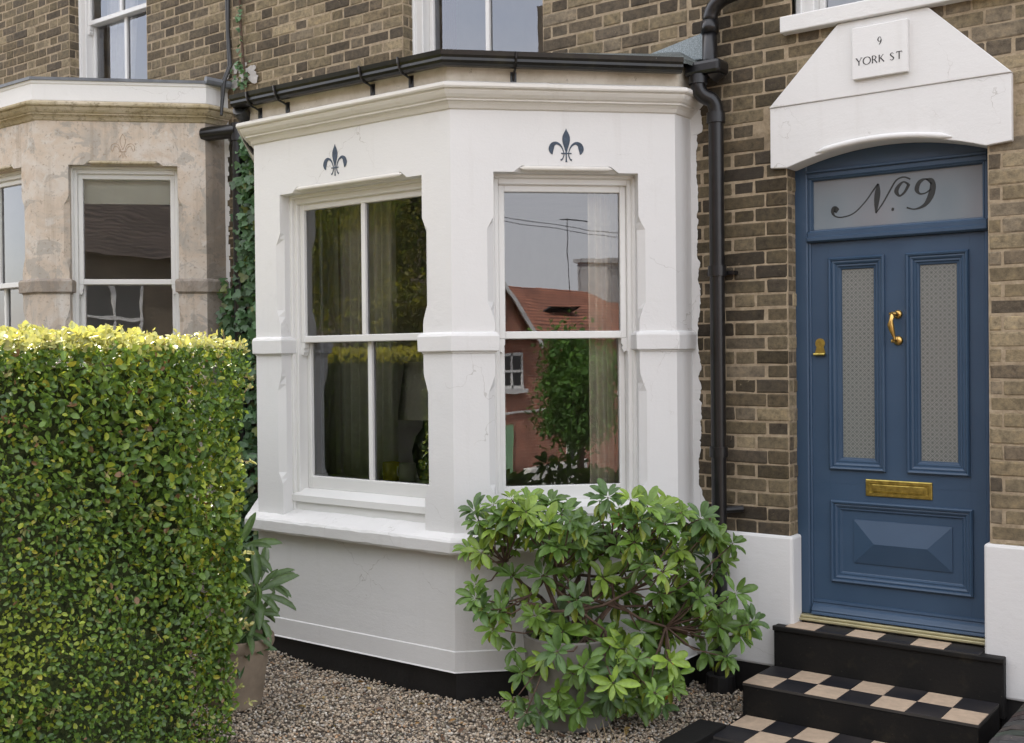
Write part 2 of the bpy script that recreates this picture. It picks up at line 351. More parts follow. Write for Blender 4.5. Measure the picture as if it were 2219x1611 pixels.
M['yel']=simple('yellow_glaze',(.85,.80,.08),.25,.1,20); M['mug']=simple('pale_green_glaze',(.78,.85,.76),.25,.06,30); M['blind']=simple('pale_fabric_blind',(.88,.88,.76),.9,.05,4)

# ------------------------------------------------------------------ ground
def gz(x,y):
    s=-.115*(x+3.3) if x<-3.3 else (-.115*(x-.6) if x>.6 else 0)
    return max(min(s,1.6),-3.2)
def ground():
    mb=MB(); xs=sorted(set([-600,-200,-80,-40,-24]+[-17.3,-12,-8,-5,-3.3,-1.5,.6,3,6,9,12,16,20,25,33,45,80,200,600])); ys=[-600,-200,-80,-45,-30,-22,-14.5,-12.2,-6.4,-4,-2,0,.5,6,30,200,600]
    vs=[(x,y,gz(x,y)-.012) for x in xs for y in ys]; n=len(ys)
    fs=[(i*n+j,(i+1)*n+j,(i+1)*n+j+1,i*n+j+1) for i in range(len(xs)-1) for j in range(n-1)]
    mb.add(vs,fs)
    t=NT('gravelly_earth'); nn=t.noise(60,5,.7); g=t.noise(2,4)
    a=t.ramp(nn,[(.35,(.05,.04,.03)),(.55,(.15,.125,.10)),(.7,(.26,.225,.19))]); 
    tag(mb.build('ground',t.P(base=a,rough=.95,normal=t.bump(nn,.7,.01)),origin=(0,0,0)),kind='structure')
    def strip(name,y0,y1,off,mat):
        mb=MB(); X=[-60,-40,-24,-17.3,-12,-8,-5,-3.3,.6,3,6,9,12,16,20,25,33,45,60]
        for a,b in zip(X,X[1:]): mb.quad((a,y0,gz(a,0)+off),(b,y0,gz(b,0)+off),(b,y1,gz(b,0)+off),(a,y1,gz(a,0)+off))
        tag(mb.build(name,mat,origin=(0,y0,0)),kind='structure')
    strip('pavement',-8.2,-6.6,.06,simple('paving_slabs',(.30,.28,.25),.85,.12,3,.3,40))
    strip('road',-12.2,-8.2,-.02,simple('asphalt',(.06,.058,.055),.85,.15,5,.5,120))
    strip('far_pavement',-13.6,-12.2,.06,simple('far_paving_slabs',(.30,.28,.25),.85,.12,3))
ground()
# gravel
def gravel():
    bm=bmesh.new(); bmesh.ops.create_icosphere(bm,subdivisions=1,radius=.5); bm.verts.ensure_lookup_table()
    tv=np.array([v.co[:] for v in bm.verts]); tf=[[v.index for v in f.verts] for f in bm.faces]; bm.free()
    tv*=1+rng.uniform(-.16,.16,(len(tv),1))
    N=40000; x=rng.uniform(-4.2,-.98,N); y=rng.uniform(-2.75,-.05,N)
    k=np.ones(N,bool)
    # keep outside the bay
    inb=(y>-1.03)&(x<-2.31); inc=((x+2.303)-(y+1.04)<-.0)&(x<-1.45)&(x>-2.31)
    k&=~inb&~inc&~((x<-3.9)&(y>-1.1)); x=x[k];y=y[k];N=len(x)
    z=np.array([gz(a,0) for a in x])+rng.uniform(-.004,.010,N)
    yd=rng.normal(size=(N,3)); zh=rng.normal(size=(N,3))*.45+np.array([0,0,1.])
    yd[:,2]*=.25; R=axes(yd,zh); s=rng.uniform(.009,.020,N)
    scl=np.stack([s*rng.uniform(.7,1,N),s*rng.uniform(.9,1.25,N),s*rng.uniform(.45,.75,N)],1)
    pal=np.array([(.44,.355,.26),(.36,.29,.215),(.52,.45,.36),(.24,.195,.15),(.36,.335,.295),(.60,.55,.47),(.42,.27,.16),(.30,.27,.20)])
    col=pal[rng.choice(len(pal),N,p=[.25,.2,.14,.15,.1,.06,.04,.06])]*rng.uniform(.8,1.35,(N,1))
    t=NT('gravel_stone'); c=t.n('Attribute',attribute_name='Col').outputs['Color']
    mat=t.P(base=t.mix(1,c,t.ramp(t.noise(150,3,.7),[(.3,(.7,.7,.7)),(.7,(1.25,1.25,1.25))]),'MULTIPLY'),rough=.8,spec=.3)
    me=scatter('gravel',tv,tf,np.stack([x,y,z],1),R,scl,col,mat,False)
    tag(link('gravel',me,origin=(-2.2,-1.5,0)),kind='stuff')
gravel()

# ------------------------------------------------------------------ bricks
BL=.2437; ZJ=.010; CH=.075
def bricks(mb,mo,T,u0,u1,z0,z1,anchor,holes=(),colf=None,skip=None):
    H=BL/2; k0=int(math.floor((z0-ZJ)/CH)); k1=int(math.ceil((z1-ZJ)/CH))
    for k in range(k0,k1):
        za=max(z0,ZJ+k*CH+.0042); zb=min(z1,ZJ+(k+1)*CH-.0042)
        if zb-za<.012: continue
        zm=(za+zb)/2
        # free intervals
        iv=[(u0,u1)]
        for (h0,h1,hz0,hz1) in holes:
            if hz0<zm<hz1:
                iv=[q for a,b in iv for q in ((a,min(b,h0)),(max(a,h1),b)) if q[1]-q[0]>.01]
        off=0 if k%2==0 else .5*H+H
        # stretch/header sequence with period BL+H
        per=BL+H; n0=int(math.floor((u0-anchor-off)/per))-1; n1=int(math.ceil((u1-anchor-off)/per))+1
        seq=[]
        for n in range(n0,n1):
            a=anchor+off+n*per; seq+= [(a,a+BL),(a+BL,a+per)]
        for ia,ib in iv:
            for a,b in seq:
                a2=max(a,ia);b2=min(b,ib)
                if b2-a2<.02: continue
                w=b2-a2-.0088; c=(a2+b2)/2+random.uniform(-.001,.001)
                if skip and skip(c,zm): continue
                col=colf(c,zm)
                j=lambda s:random.uniform(-s,s)
                ua=c-w/2+j(.0015); ub=c+w/2+j(.0015); pr=j(.0022)-.001
                nx=5 if w>.15 else 4; vs=[]
                zaj,zbj=za+j(.0015),zb+j(.0015); tl=j(.0012)
                rows=[0,.10,.9,1]; cols=[0,.04 if nx==5 else .07]+([.5] if nx==5 else [])+[.96 if nx==5 else .93,1]
                nr=4;nc=len(cols)
                for r in rows:
                    for q in cols:
                        edge=(r in(0,1))or(q in(0,1)); corner=(r in(0,1))and(q in(0,1))
                        u=ua+(ub-ua)*q+(j(.0024) if edge else 0); z=zaj+(zbj-zaj)*r+(j(.0020) if edge else 0)+tl*(q-.5)
                        d=pr+(.0022+random.uniform(0,.0018) if edge else j(.0006)) + (.0015 if corner else 0)
                        vs.append(T(u,d,z))
                fs=[(r*nc+q,r*nc+q+1,(r+1)*nc+q+1,(r+1)*nc+q) for r in range(nr-1) for q in range(nc-1)]
                # skirt
                ring=[q for q in range(nc)]+[r*nc+nc-1 for r in range(1,nr)]+[(nr-1)*nc+q for q in range(nc-2,-1,-1)]+[r*nc for r in range(nr-2,0,-1)]
                def rc(i): r,q=divmod(i,nc); return (ua+(ub-ua)*cols[q], zaj+(zbj-zaj)*rows[r])
                b0=len(vs); vs+=[T(rc(i)[0],.018,rc(i)[1]) for i in ring]
                L=len(ring); fs+=[(ring[i],ring[(i+1)%L],b0+(i+1)%L,b0+i) for i in range(L)]
                mb.add(vs,fs,0,col)
    # mortar sheet minus holes, slightly wavy
    xs=sorted(set([u0,u1]+[min(max(h,u0),u1) for q in holes for h in q[:2]])); zs=sorted(set([z0,z1]+[min(max(h,z0),z1) for q in holes for h in q[2:]]))
    for a,b in zip(xs,xs[1:]):
        for c,d in zip(zs,zs[1:]):
            um,zm=(a+b)/2,(c+d)/2
            if any(h[0]<um<h[1] and h[2]<zm<h[3] for h in holes): continue
            mo.add([T(a,.0016,c),T(b,.0016,c),T(b,.0016,d),T(a,.0016,d)],[(0,1,2,3)],1,(1,1,1))
PAL=[(.198,.158,.098),(.165,.130,.082),(.218,.176,.110),(.135,.108,.075),(.232,.188,.120),(.180,.148,.104),(.265,.215,.138),(.115,.094,.068)]
def colA(soot):
    def f(u,z):
        c=random.choice(PAL); k=random.uniform(.78,1.18)*soot(u,z); return tuple(q*k for q in c)
    return f
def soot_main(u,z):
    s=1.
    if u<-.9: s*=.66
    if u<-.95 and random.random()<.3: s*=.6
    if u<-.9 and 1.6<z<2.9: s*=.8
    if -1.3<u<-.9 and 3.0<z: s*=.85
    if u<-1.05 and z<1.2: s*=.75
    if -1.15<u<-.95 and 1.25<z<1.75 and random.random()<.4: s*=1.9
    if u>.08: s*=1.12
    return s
up_soot=lambda u,z:random.choice((.85,.95,1.0,1.08,.75))
nb_soot=lambda u,z:random.choice((.72,.8,.88,.95))

# =================================================================== HOUSES
A_=(-3.8398,-1.0401); B_=(-2.3031,-1.0401); CL_=1.2039
C_=(B_[0]+CL_*S2,B_[1]+CL_*S2); E_=(C_[0],0.)
WF=B_[0]-A_[0]
CLm=(A_[0]-CL_*S2,A_[1]+CL_*S2); EL_=(CLm[0],0.)
def sweep(mb,path,prof,dx=0,dz=0,m=0,cap=True,jit=0,closed=False,slope=None):
    """path plan pts ordered left->right seen from street (outward = right-hand... normal (uy,-ux)); prof list of (out,z)"""
    n=len(path); rows=[]
    for i,p in enumerate(path):
        ns=[]
        if i>0: a=path[i-1]; d=Vector((p[0]-a[0],p[1]-a[1])).normalized(); ns.append(Vector((d.y,-d.x)))
        if i<n-1: b=path[i+1]; d=Vector((b[0]-p[0],b[1]-p[1])).normalized(); ns.append(Vector((d.y,-d.x)))
        if len(ns)==2: mm=(ns[0]+ns[1]); k=mm/(mm.length_squared)*2/1; o=mm*(1/(1+ns[0].dot(ns[1])))
        else: o=ns[0]
        rows.append([(p[0]+dx+o.x*q[0],p[1]+o.y*q[0],q[1]+dz+(slope(p) if slope else 0)+random.uniform(-jit,jit)) for q in prof])
    k=len(prof); vs=[v for r in rows for v in r]
    fs=[(i*k+j,(i+1)*k+j,(i+1)*k+j+1,i*k+j+1) for i in range(n-1) for j in range(k-1)]
    if closed: fs+=[(i*k+k-1,(i+1)*k+k-1,(i+1)*k,i*k) for i in range(n-1)]
    if cap: fs+=[tuple(range(k)),tuple((n-1)*k+j for j in range(k))[::-1]]
    mb.add(vs,fs,m)
def subdiv(path,step):
    out=[path[0]]
    for a,b in zip(path,path[1:]):
        L=math.dist(a,b); n=max(1,int(L/step))
        out+=[(a[0]+(b[0]-a[0])*i/n,a[1]+(b[1]-a[1])*i/n) for i in range(1,n+1)]
    return out
ZH0,ZH1=.865,2.757     # masonry opening
def panel(mb,T,W,hole,z0,z1,dz):
    u0,u1=hole; c=.036
    def side(u,sg):   # list of (outer u, z) from bottom to top, sg=-1 left edge
        pts=[(0,ZH0),(0,1.05),(.35,1.08),(1,1.12),(1,1.60),(.55,1.64),(.1,1.69),(0,1.72),(0,1.96),(.1,1.99),(.55,2.04),(1,2.08),(1,2.46),(.35,2.50),(0,2.53),(0,ZH1)]
        return [(u+sg*c*a,z,u) for a,z in pts]
    L=side(u0,-1); Rr=side(u1,1)
    hl=[(u0+.105,ZH1,None),(u0+.15,ZH1+.034,None),(u1-.15,ZH1+.034,None),(u1-.105,ZH1,None)]
    outer=[(u,z) for u,z,_ in L]+[(a,b) for a,b,_ in hl]+[(u,z) for u,z,_ in reversed(Rr)]
    inner=[(ui,z) for _,z,ui in L]+[(a,ZH1) for a,b,_ in hl]+[(ui,z) for _,z,ui in reversed(Rr)]
    bnd=[(0,z0),(W,z0),(W,z1),(0,z1)]
    bm=bmesh.new(); bv=[bm.verts.new(T(u,0,z+dz)) for u,z in bnd]; ov=[bm.verts.new(T(u,0,z+dz)) for u,z in outer]
    for lst in (bv,ov):
        for i in range(len(lst)): bm.edges.new((lst[i],lst[(i+1)%len(lst)]))
    bmesh.ops.triangle_fill(bm,edges=bm.edges[:],use_beauty=True)
    bm.verts.index_update(); mb.add([v.co[:] for v in bm.verts],[tuple(v.index for v in f.verts) for f in bm.faces]); bm.free()
    n=len(outer)
    def loop(d,pts): return [T(u,d,z+dz) for u,z in pts]
    r0=loop(0,outer); r1=loop(.034,inner); r2=loop(.15,inner)
    for ra,rb in ((r0,r1),(r1,r2)):
        mb.add(ra+rb,[(i,(i+1)%n,n+(i+1)%n,n+i) for i in range(n-1)])
    mb.tbox(T,0,u0-.002,.148,.17,ZH0+dz-.1,ZH1+dz+.2); mb.tbox(T,u1+.002,W,.148,.17,ZH0+dz-.1,ZH1+dz+.2); mb.tbox(T,u0-.002,u1+.002,.148,.17,ZH1+dz,ZH1+dz+.2)
def hood(mb,T,hole,dz):
    u0,u1=hole; n=8; vs=[]; prof=[(math.cos(a),math.sin(a)) for a in [PI*.05+PI*.9*k/(n-1) for k in range(n)]]
    r=.013
    for u in (u0+.14,u0+.165,u1-.165,u1-.14):
        rr=r if u0+.15<u<u1-.15 else .002
        for ca,sa in prof: vs.append(T(u,-sa*rr*.9+.0005,ZH1+.020+ca*rr+dz))
    mb.add(vs,[(i*n+k,(i+1)*n+k,(i+1)*n+k+1,i*n+k+1) for i in range(3) for k in range(n-1)])
def ringpts(T,u0,u1,z0,z1,prof):
    return [[T(a,d,b) for a,b in ((u0+i,z0+i),(u1-i,z0+i),(u1-i,z1-i),(u0+i,z1-i))] for i,d in prof]
def ring(mb,T,u0,u1,z0,z1,prof,m=0,fill=False):
    R=ringpts(T,u0,u1,z0,z1,prof); vs=[v for r in R for v in r]
    fs=[(i*4+k,i*4+(k+1)%4,(i+1)*4+(k+1)%4,(i+1)*4+k) for i in range(len(R)-1) for k in range(4)]
    if fill: fs.append(tuple((len(R)-1)*4+k for k in range(4)))
    mb.add(vs,fs,m)
def bar(mb,T,u0,u1,d0,d1,z0,z1,bv=.004):
    # bevelled front bar
    vs=[T(u,d,z) for (u,z) in ((u0,z0),(u1,z0),(u1,z1),(u0,z1)) for d in (d1,)]+[T(u,d0+bv,z) for (u,z) in ((u0,z0),(u1,z0),(u1,z1),(u0,z1))]+[T(u,d0,z) for (u,z) in ((u0+bv,z0+bv),(u1-bv,z0+bv),(u1-bv,z1-bv),(u0+bv,z1-bv))]
    fs=[(k,(k+1)%4,4+(k+1)%4,4+k) for k in range(4)]+[(4+k,4+(k+1)%4,8+(k+1)%4,8+k) for k in range(4)]+[(8,9,10,11),(3,2,1,0)]
    mb.add(vs,fs)
def sash_window(parent,T,hole,z0,z1,meet,dz,mull,gm,frm,jr=.039,label=None,d0=.098,old=False):
    """box sash: outer frame, upper sash, lower sash, panes; hole=(u0,u1) masonry opening"""
    u0,u1=hole; z0+=dz;z1+=dz;meet+=dz
    mb=MB()
    # box frame linings with a step
    for a,b in ((u0-.02,u0+jr),(u1-jr,u1+.02)): bar(mb,T,a,b,d0,d0+.14,z0-.02,z1+.02,.004)
    bar(mb,T,u0+jr-.001,u1-jr+.001,d0,d0+.14,z1-.050,z1+.02,.004)
    for a,b in ((u0-.02,u0+.016),(u1-.016,u1+.02)): bar(mb,T,a,b,d0-.022,d0+.01,z0,z1,.006)
    bar(mb,T,u0,u1,d0-.022,d0+.01,z1-.018,z1+.02,.006)
    # timber sill
    vs=[T(u,d,z) for u in(u0-.01,u1+.01) for d,z in ((d0+.14,z0+.155),(d0+.035,z0+.150),(d0-.03,z0+.118),(d0-.03,z0+.082),(d0-.008,z0+.075),(d0-.01,z0+.02),(d0-.055,z0-.01),(d0+.14,z0-.01))]
    mb.add(vs,[(k,(k+1)%8,8+(k+1)%8,8+k) for k in range(8)]+[tuple(range(8)),tuple(range(15,7,-1))])
    F=mb.build('window_frame',frm,parent,bevel=0)
    if label: F['label']=label
    st=.034; ui0=u0+jr; ui1=u1-jr; gl=.022
    def sash(da,za,zb,top,bot,nm,hn):
        mb=MB()
        bar(mb,T,ui0,ui0+st,da,da+.04,za,zb); bar(mb,T,ui1-st,ui1,da,da+.04,za,zb)
        bar(mb,T,ui0+st-.002,ui1-st+.002,da+.0005,da+.04,zb-top,zb); bar(mb,T,ui0+st-.002,ui1-st+.002,da+.0005,da+.04,za,za+bot)
        if mull:
            c=(ui0+ui1)/2+mull; bar(mb,T,c-.016,c+.016,da+.002,da+.038,za+bot-.001,zb-top+.001)
        if hn:
            for a,b,sg in ((ui0,ui0+st*.9,1),(ui1-st*.9,ui1,-1)):
                pr=[(0,0),(1,0),(1,-.028),(.72,-.04),(.85,-.055),(.5,-.078),(.35,-.07),(0,-.07)]
                fa=[T(a+(b-a)*(q if sg>0 else 1-q),da+.001,za+z) for q,z in pr]; fb=[T(a+(b-a)*(q if sg>0 else 1-q),da+.038,za+z) for q,z in pr]
                n=len(pr); mb.add(fa+fb,[tuple(range(n)),tuple(range(2*n-1,n-1,-1))]+[(k,(k+1)%n,n+(k+1)%n,n+k) for k in range(n)])
        s=mb.build(nm,frm,F)
        g=MB(); g.quad(T(ui0+st-.003,da+gl,za+bot-.003),T(ui1-st+.003,da+gl,za+bot-.003),T(ui1-st+.003,da+gl,zb-top+.003),T(ui0+st-.003,da+gl,zb-top+.003))
        g.build('pane',gm,F,fixn=False)
    sash(d0+.022,meet-.020,z1-.046,.040,.040,'upper_sash',True)
    sash(d0+.066,z0+.150,meet+.020,.040,.075,'lower_sash',False)
    return F
def ribbon(mb,pts,T,d,n=8,m=0,th=.002):
    """pts: (u,z,w) catmull-rom stroke with varying width"""
    P=[Vector(p) for p in pts]; Q=[]
    for i in range(len(P)-1):
        a=P[max(i-1,0)];b=P[i];c=P[i+1];e=P[min(i+2,len(P)-1)]
        for k in range(n):
            t=k/n; Q.append(.5*((2*b)+(c-a)*t+(2*a-5*b+4*c-e)*t*t+(3*b-a-3*c+e)*t**3))
    Q.append(P[-1]); L=[];R=[]
    for i,q in enumerate(Q):
        a=Q[max(i-1,0)];b=Q[min(i+1,len(Q)-1)];t=Vector((b.x-a.x,b.y-a.y)); t=t.normalized() if t.length>1e-9 else Vector((1,0)); nn=Vector((-t.y,t.x))*max(q.z,.0004)/2
        L.append((q.x+nn.x,q.y+nn.y));R.append((q.x-nn.x,q.y-nn.y))
    n2=len(Q); vs=[T(u,d,z) for u,z in L]+[T(u,d,z) for u,z in R]+[T(u,d+th,z) for u,z in L]+[T(u,d+th,z) for u,z in R]
    fs=[]
    for i in range(n2-1): fs+=[(i,i+1,n2+i+1,n2+i),(i,2*n2+i,2*n2+i+1,i+1),(n2+i,n2+i+1,3*n2+i+1,3*n2+i)]
    fs+=[(0,n2,3*n2,2*n2),(n2-1,3*n2-1,4*n2-1,2*n2-1)]
    mb.add(vs,fs,m)
def fleur(mb,T,uc,zb,h,line=False):
    s=h/.176
    S=lambda L:[(uc+a*s,zb+b*s,w*s) for a,b,w in L]
    d=-.0025
    if not line:
        ribbon(mb,S([(0,.058,.010),(0,.075,.020),(0,.105,.038),(0,.130,.040),(0,.150,.026),(0,.165,.010),(0,.176,.001)]),T,d)
        for g in (-1,1):
            ribbon(mb,S([(g*.012,.045,.004),(g*.020,.070,.006),(g*.034,.090,.010),(g*.054,.099,.015),(g*.072,.090,.024),(g*.080,.070,.028),(g*.079,.052,.018),(g*.074,.040,.003)]),T,d)
            ribbon(mb,S([(g*.012,.045,.004),(g*.014,.030,.005),(g*.022,.014,.006),(g*.030,.010,.010)]),T,d)
        ribbon(mb,S([(0,.06,.008),(0,.03,.006),(0,.008,.007),(0,.0,.011)]),T,d)
        ribbon(mb,S([(-.028,.045,.006),(0,.045,.006),(.028,.045,.006)]),T,d-.001)
    else:
        w=.0035
        for L in ([(0,.058,w),(-.018,.11,w),(-.016,.145,w),(0,.176,w)],[(0,.058,w),(.018,.11,w),(.016,.145,w),(0,.176,w)]): ribbon(mb,S(L),T,d)
        for g in (-1,1):
            ribbon(mb,S([(g*.012,.045,w),(g*.03,.092,w),(g*.06,.105,w),(g*.083,.085,w),(g*.080,.050,w)]),T,d)
            ribbon(mb,S([(g*.018,.045,w),(g*.036,.078,w),(g*.056,.086,w),(g*.066,.066,w),(g*.074,.045,w)]),T,d)
            ribbon(mb,S([(g*.010,.04,w),(g*.014,.02,w),(g*.028,.005,w*2)]),T,d)
        ribbon(mb,S([(0,.045,w),(0,0,w*2)]),T,d); ribbon(mb,S([(-.026,.045,w*1.4),(.026,.045,w*1.4)]),T,d)
def rect_room(parent,x0,x1,y0,y1,z0,z1,mat=None):
    mb=MB(); p=lambda x,y,z:(x,y,z)
    mb.quad(p(x0,y1,z0),p(x1,y1,z0),p(x1,y1,z1),p(x0,y1,z1)); mb.quad(p(x0,y0,z0),p(x0,y1,z0),p(x0,y1,z1),p(x0,y0,z1)); mb.quad(p(x1,y0,z0),p(x1,y1,z0),p(x1,y1,z1),p(x1,y0,z1))
    mb.quad(p(x0,y0,z1),p(x1,y0,z1),p(x1,y1,z1),p(x0,y1,z1)); mb.quad(p(x0,y0,z0),p(x1,y0,z0),p(x1,y1,z0),p(x0,y1,z0))
    return mb.build('room_interior',mat or M['room'],parent)
def curtain(name,pts,z0,z1,mat,label,amp=.022,folds=9,taper=0,origin=None):
    a=Vector(pts[0]);b=Vector(pts[1]); L=(b-a).length; n=folds*8; nrm=Vector((-(b-a).y,(b-a).x)).normalized(); vs=[]; rows=7
    for r in range(rows):
        f=r/(rows-1); z=z0+(z1-z0)*f
        for i in range(n+1):
            t=i/n; ph=t*folds*2*PI+.5*math.sin(t*9); w_=1-taper*f*.5
            p=a+(b-a)*(t*w_)+nrm*amp*(math.sin(ph)+.35*math.sin(ph*1.7+1))*(1.15-.5*f); vs.append((p.x,p.y,z))
    mb=MB(); mb.add(vs,[(r*(n+1)+i,r*(n+1)+i+1,(r+1)*(n+1)+i+1,(r+1)*(n+1)+i) for r in range(rows-1) for i in range(n)])
    o=mb.build(name,mat,smooth=True); return tag(o,label,'curtain','curtains behind the windows')

def bay(root,dx,dz,mine):
    fm=frame
    TF=fm(A_[0]+dx,A_[1],1,0); TC=fm(B_[0]+dx,B_[1],S2,S2); TR=fm(C_[0]+dx,C_[1],0,1); TL=fm(CLm[0]+dx,CLm[1],S2,-S2); TRL=fm(EL_[0]+dx,0,0,-1)
    wm=M['render'] if mine else M['stone']; mm=M['corn'] if mine else M['mstone']
    z0,z1=.80,3.10
    HF=(.223,1.3365); HC=(.224,1.000); HCL=(CL_-1.0,CL_-.224)
    mb=MB()
    panel(mb,TF,WF,HF,z0,z1,dz); panel(mb,TC,CL_,HC,z0,z1,dz); panel(mb,TL,CL_,HCL,z0,z1,dz)
    rq=mb if mine else MB()
    rq.quad(TR(0,0,z0+dz),TR(-C_[1],0,z0+dz),TR(-C_[1],0,z1+dz),TR(0,0,z1+dz))
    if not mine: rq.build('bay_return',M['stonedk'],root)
    mb.quad(TRL(0,0,z0+dz),TRL(-C_[1],0,z0+dz),TRL(-C_[1],0,z1+dz),TRL(0,0,z1+dz))
    # base below the sill, leaning out a touch at its foot
    full=[EL_,CLm,A_,B_,C_,E_]
    sweep(mb,full,[(0,.80),(.002,.40),(.006,.26),(.012,.255),(.014,.155),(.020,.148),(-.02,.146)],dx,dz,cap=False)
    W=mb.build('bay_wall',wm,root)
    W['label']='white painted rendered walls of the bay' if mine else 'bare patchy stone walls of the bay'
    # hood moulds
    for T_,H_ in ((TF,HF),(TC,HC)):
        mb=MB(); hood(mb,T_,H_,dz); mb.build('hood_mould',mm,W,smooth=True)
    # cornice
    mb=MB()
    pr=[(.0,3.078),(.010,3.082),(.022,3.100),(.034,3.112),(.046,3.116),(.047,3.124),(.058,3.130),(.072,3.145),(.080,3.158),(.080,3.166),(.096,3.170),(.101,3.178),(.100,3.192),(.092,3.198),(.02,3.222),(-.05,3.224)]
    sweep(mb,subdiv(full,.12),pr,dx,dz,cap=False,jit=.0012)
    mb.build('cornice',mm,W,smooth=False).modifiers.new('s','EDGE_SPLIT').split_angle=math.radians(45)
    # band on the piers
    bp=[(-.004,1.806),(.004,1.808),(.006,1.818),(.022,1.822),(.024,1.900),(.018,1.912),(-.004,1.924)]
    def pier(path):
        mb=MB(); sweep(mb,subdiv(path,.06),bp,dx,dz,jit=.0015); return mb
    def off(T,u,d): q=T(u,d,0); return (q[0]-dx,q[1])
    ps=[[off(TF,HF[1],.11),off(TF,HF[1],0),B_,off(TC,HC[0],0),off(TC,HC[0],.11)],
        [off(TL,HCL[1],.11),off(TL,HCL[1],0),A_,off(TF,HF[0],0),off(TF,HF[0],.11)],
        [off(TC,HC[1],.11),off(TC,HC[1],0),C_,E_]]
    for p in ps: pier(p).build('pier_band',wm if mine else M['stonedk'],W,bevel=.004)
    # stone sill
    mb=MB(); sweep(mb,subdiv(full,.05),[(-.15,.905),(-.10,.898),(.0,.872),(.055,.858),(.070,.850),(.078,.838),(.078,.785),(.070,.772),(.030,.768),(-.01,.766)],dx,dz,cap=False,jit=.0028)
    mb.build('window_sill',M['sillp'] if mine else wm,W)
    # dark foot
    mb=MB(); sweep(mb,full,[(-.004,.16),(-.004,-.25)],dx,dz,cap=False); mb.build('black_plinth',M['black'],W)
    # emblems
    for T,uc,zb in ((TF,.69,2.822),(TC,.612,2.812)):
        mb=MB(); fleur(mb,T,uc,zb+dz,.176,not mine); e=mb.build('fleur_de_lis',M['fleur'] if mine else M['fleurs'],W)
    gm=M['glass'] if mine else M['oldglass']; fr=M['frame']
    sash_window(root,TF,HF,ZH0,ZH1,1.905,dz,.0001,gm,fr,label='two over two sash window in the front of the bay')
    sash_window(root,TC,HC,ZH0,ZH1,1.905,dz,0,gm,fr,label='single pane sash window in the angled side of the bay')
    sash_window(root,TL,HCL,ZH0,ZH1,1.905,dz,0,gm,fr)
    # inside: floor and ceiling of the bay room
    mb=MB(); ins=[(EL_[0]+dx+.1,.02),(CLm[0]+dx+.12,CLm[1]+.05),(A_[0]+dx+.1,A_[1]+.2),(B_[0]+dx-.1,B_[1]+.2),(C_[0]+dx-.12,C_[1]+.05),(E_[0]+dx-.1,.02)]
    for z,nm in ((.45,'bay_floor'),(3.12,'bay_ceiling')):
        mb=MB(); mb.poly([(x,y,z+dz) for x,y in ins]); mb.build(nm,M['room'],root)
    mb=MB(); mb.tbox(TF,.15,WF-.15,.20,.42,1.045+dz,1.075+dz); mb.build('window_board',M['frame'],root,bevel=.004)
    rect_room(root,-5.0+dx,-1.0+dx,.02,4.0,.45+dz,3.12+dz)
    return TF,TC

def pipe_run(mb,pts,r,n=14,bend=None):
    mb.tube(pts,r,n)
def arc(a,b,c,n=6):
    a,b,c=Vector(a),Vector(b),Vector(c); return [(1-t)**2*a+2*t*(1-t)*b+t*t*c for t in [i/n for i in range(n+1)]]

# ---------------------------------------------------------------- our house
house=thing('brick_house',(-1.9,0,0),'brown brick terraced house with white painted bay window and blue front door','house','terraced houses on this side')
TW=frame(0,0,1,0)
mb=MB(); top=5.45
XL=-4.9; XR=1.6
hu=(-3.569,-2.44,3.45,5.25); hr=(-.87,.13,3.47,5.3); hd=(-.902,.081,-.2,2.84)
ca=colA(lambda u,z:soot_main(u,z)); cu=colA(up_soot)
gsk=lambda u,z:(-.98<u<.19 and 2.77<z<3.06) or (-.70<u<-.10 and 3.06<=z<3.40)
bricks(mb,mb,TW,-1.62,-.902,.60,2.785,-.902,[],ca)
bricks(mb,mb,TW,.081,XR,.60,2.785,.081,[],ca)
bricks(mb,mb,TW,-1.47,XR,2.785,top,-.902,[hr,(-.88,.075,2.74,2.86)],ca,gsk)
bricks(mb,mb,TW,-2.44,-1.47,3.14,top,-2.44,[],cu)
bricks(mb,mb,TW,-5.30,-3.569,3.14,top,-3.569,[],cu)
bricks(mb,mb,TW,-3.569,-2.44,5.25,top,-3.569,[],cu)
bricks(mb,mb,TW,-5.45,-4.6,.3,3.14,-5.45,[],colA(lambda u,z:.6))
# jamb returns
TJ=frame(-3.569,0,0,1); bricks(mb,mb,lambda u,d,z:(-3.569+d*-1*-1*.0 - d,u,z),.002,.114,3.14,5.25,.002-BL*.0,[],cu)
bricks(mb,mb,lambda u,d,z:(-.902-d,u,z),.002,.112,.60,2.80,.002,[],ca)
for x0,x1,z0,z1 in ((-.902,-.902,0,0),): pass
W=mb.build('wall',[M['brick'],M['mortar']],house)
# plain upper mass, gable ends, back and slate roof
mb=MB(); HT=8.2
mb.quad((-5.3,.004,top),(XR,.004,top),(XR,.004,HT),(-5.3,.004,HT)); mb.quad((XR,0,-1),(XR,9,-1),(XR,9,HT),(XR,0,HT)); mb.quad((XR,9,-1),(-5.3,9,-1),(-5.3,9,HT),(XR,9,HT)); mb.quad((-5.3,.1,3.9),(-5.3,9,3.9),(-5.3,9,HT),(-5.3,.1,HT))
mb.build('upper_wall',M['btex'],house)
mb=MB(); mb.quad((-5.35,-.12,HT-.03),(XR,-.12,HT-.03),(XR,4.5,HT+2.3),(-5.35,4.5,HT+2.3)); mb.quad((-5.35,9,HT),(XR,9,HT),(XR,4.5,HT+2.3),(-5.35,4.5,HT+2.3))
mb.build('roof',simple('grey_slates',(.08,.08,.09),.7,.2,5),house)
TF,TC=bay(house,0,0,True)
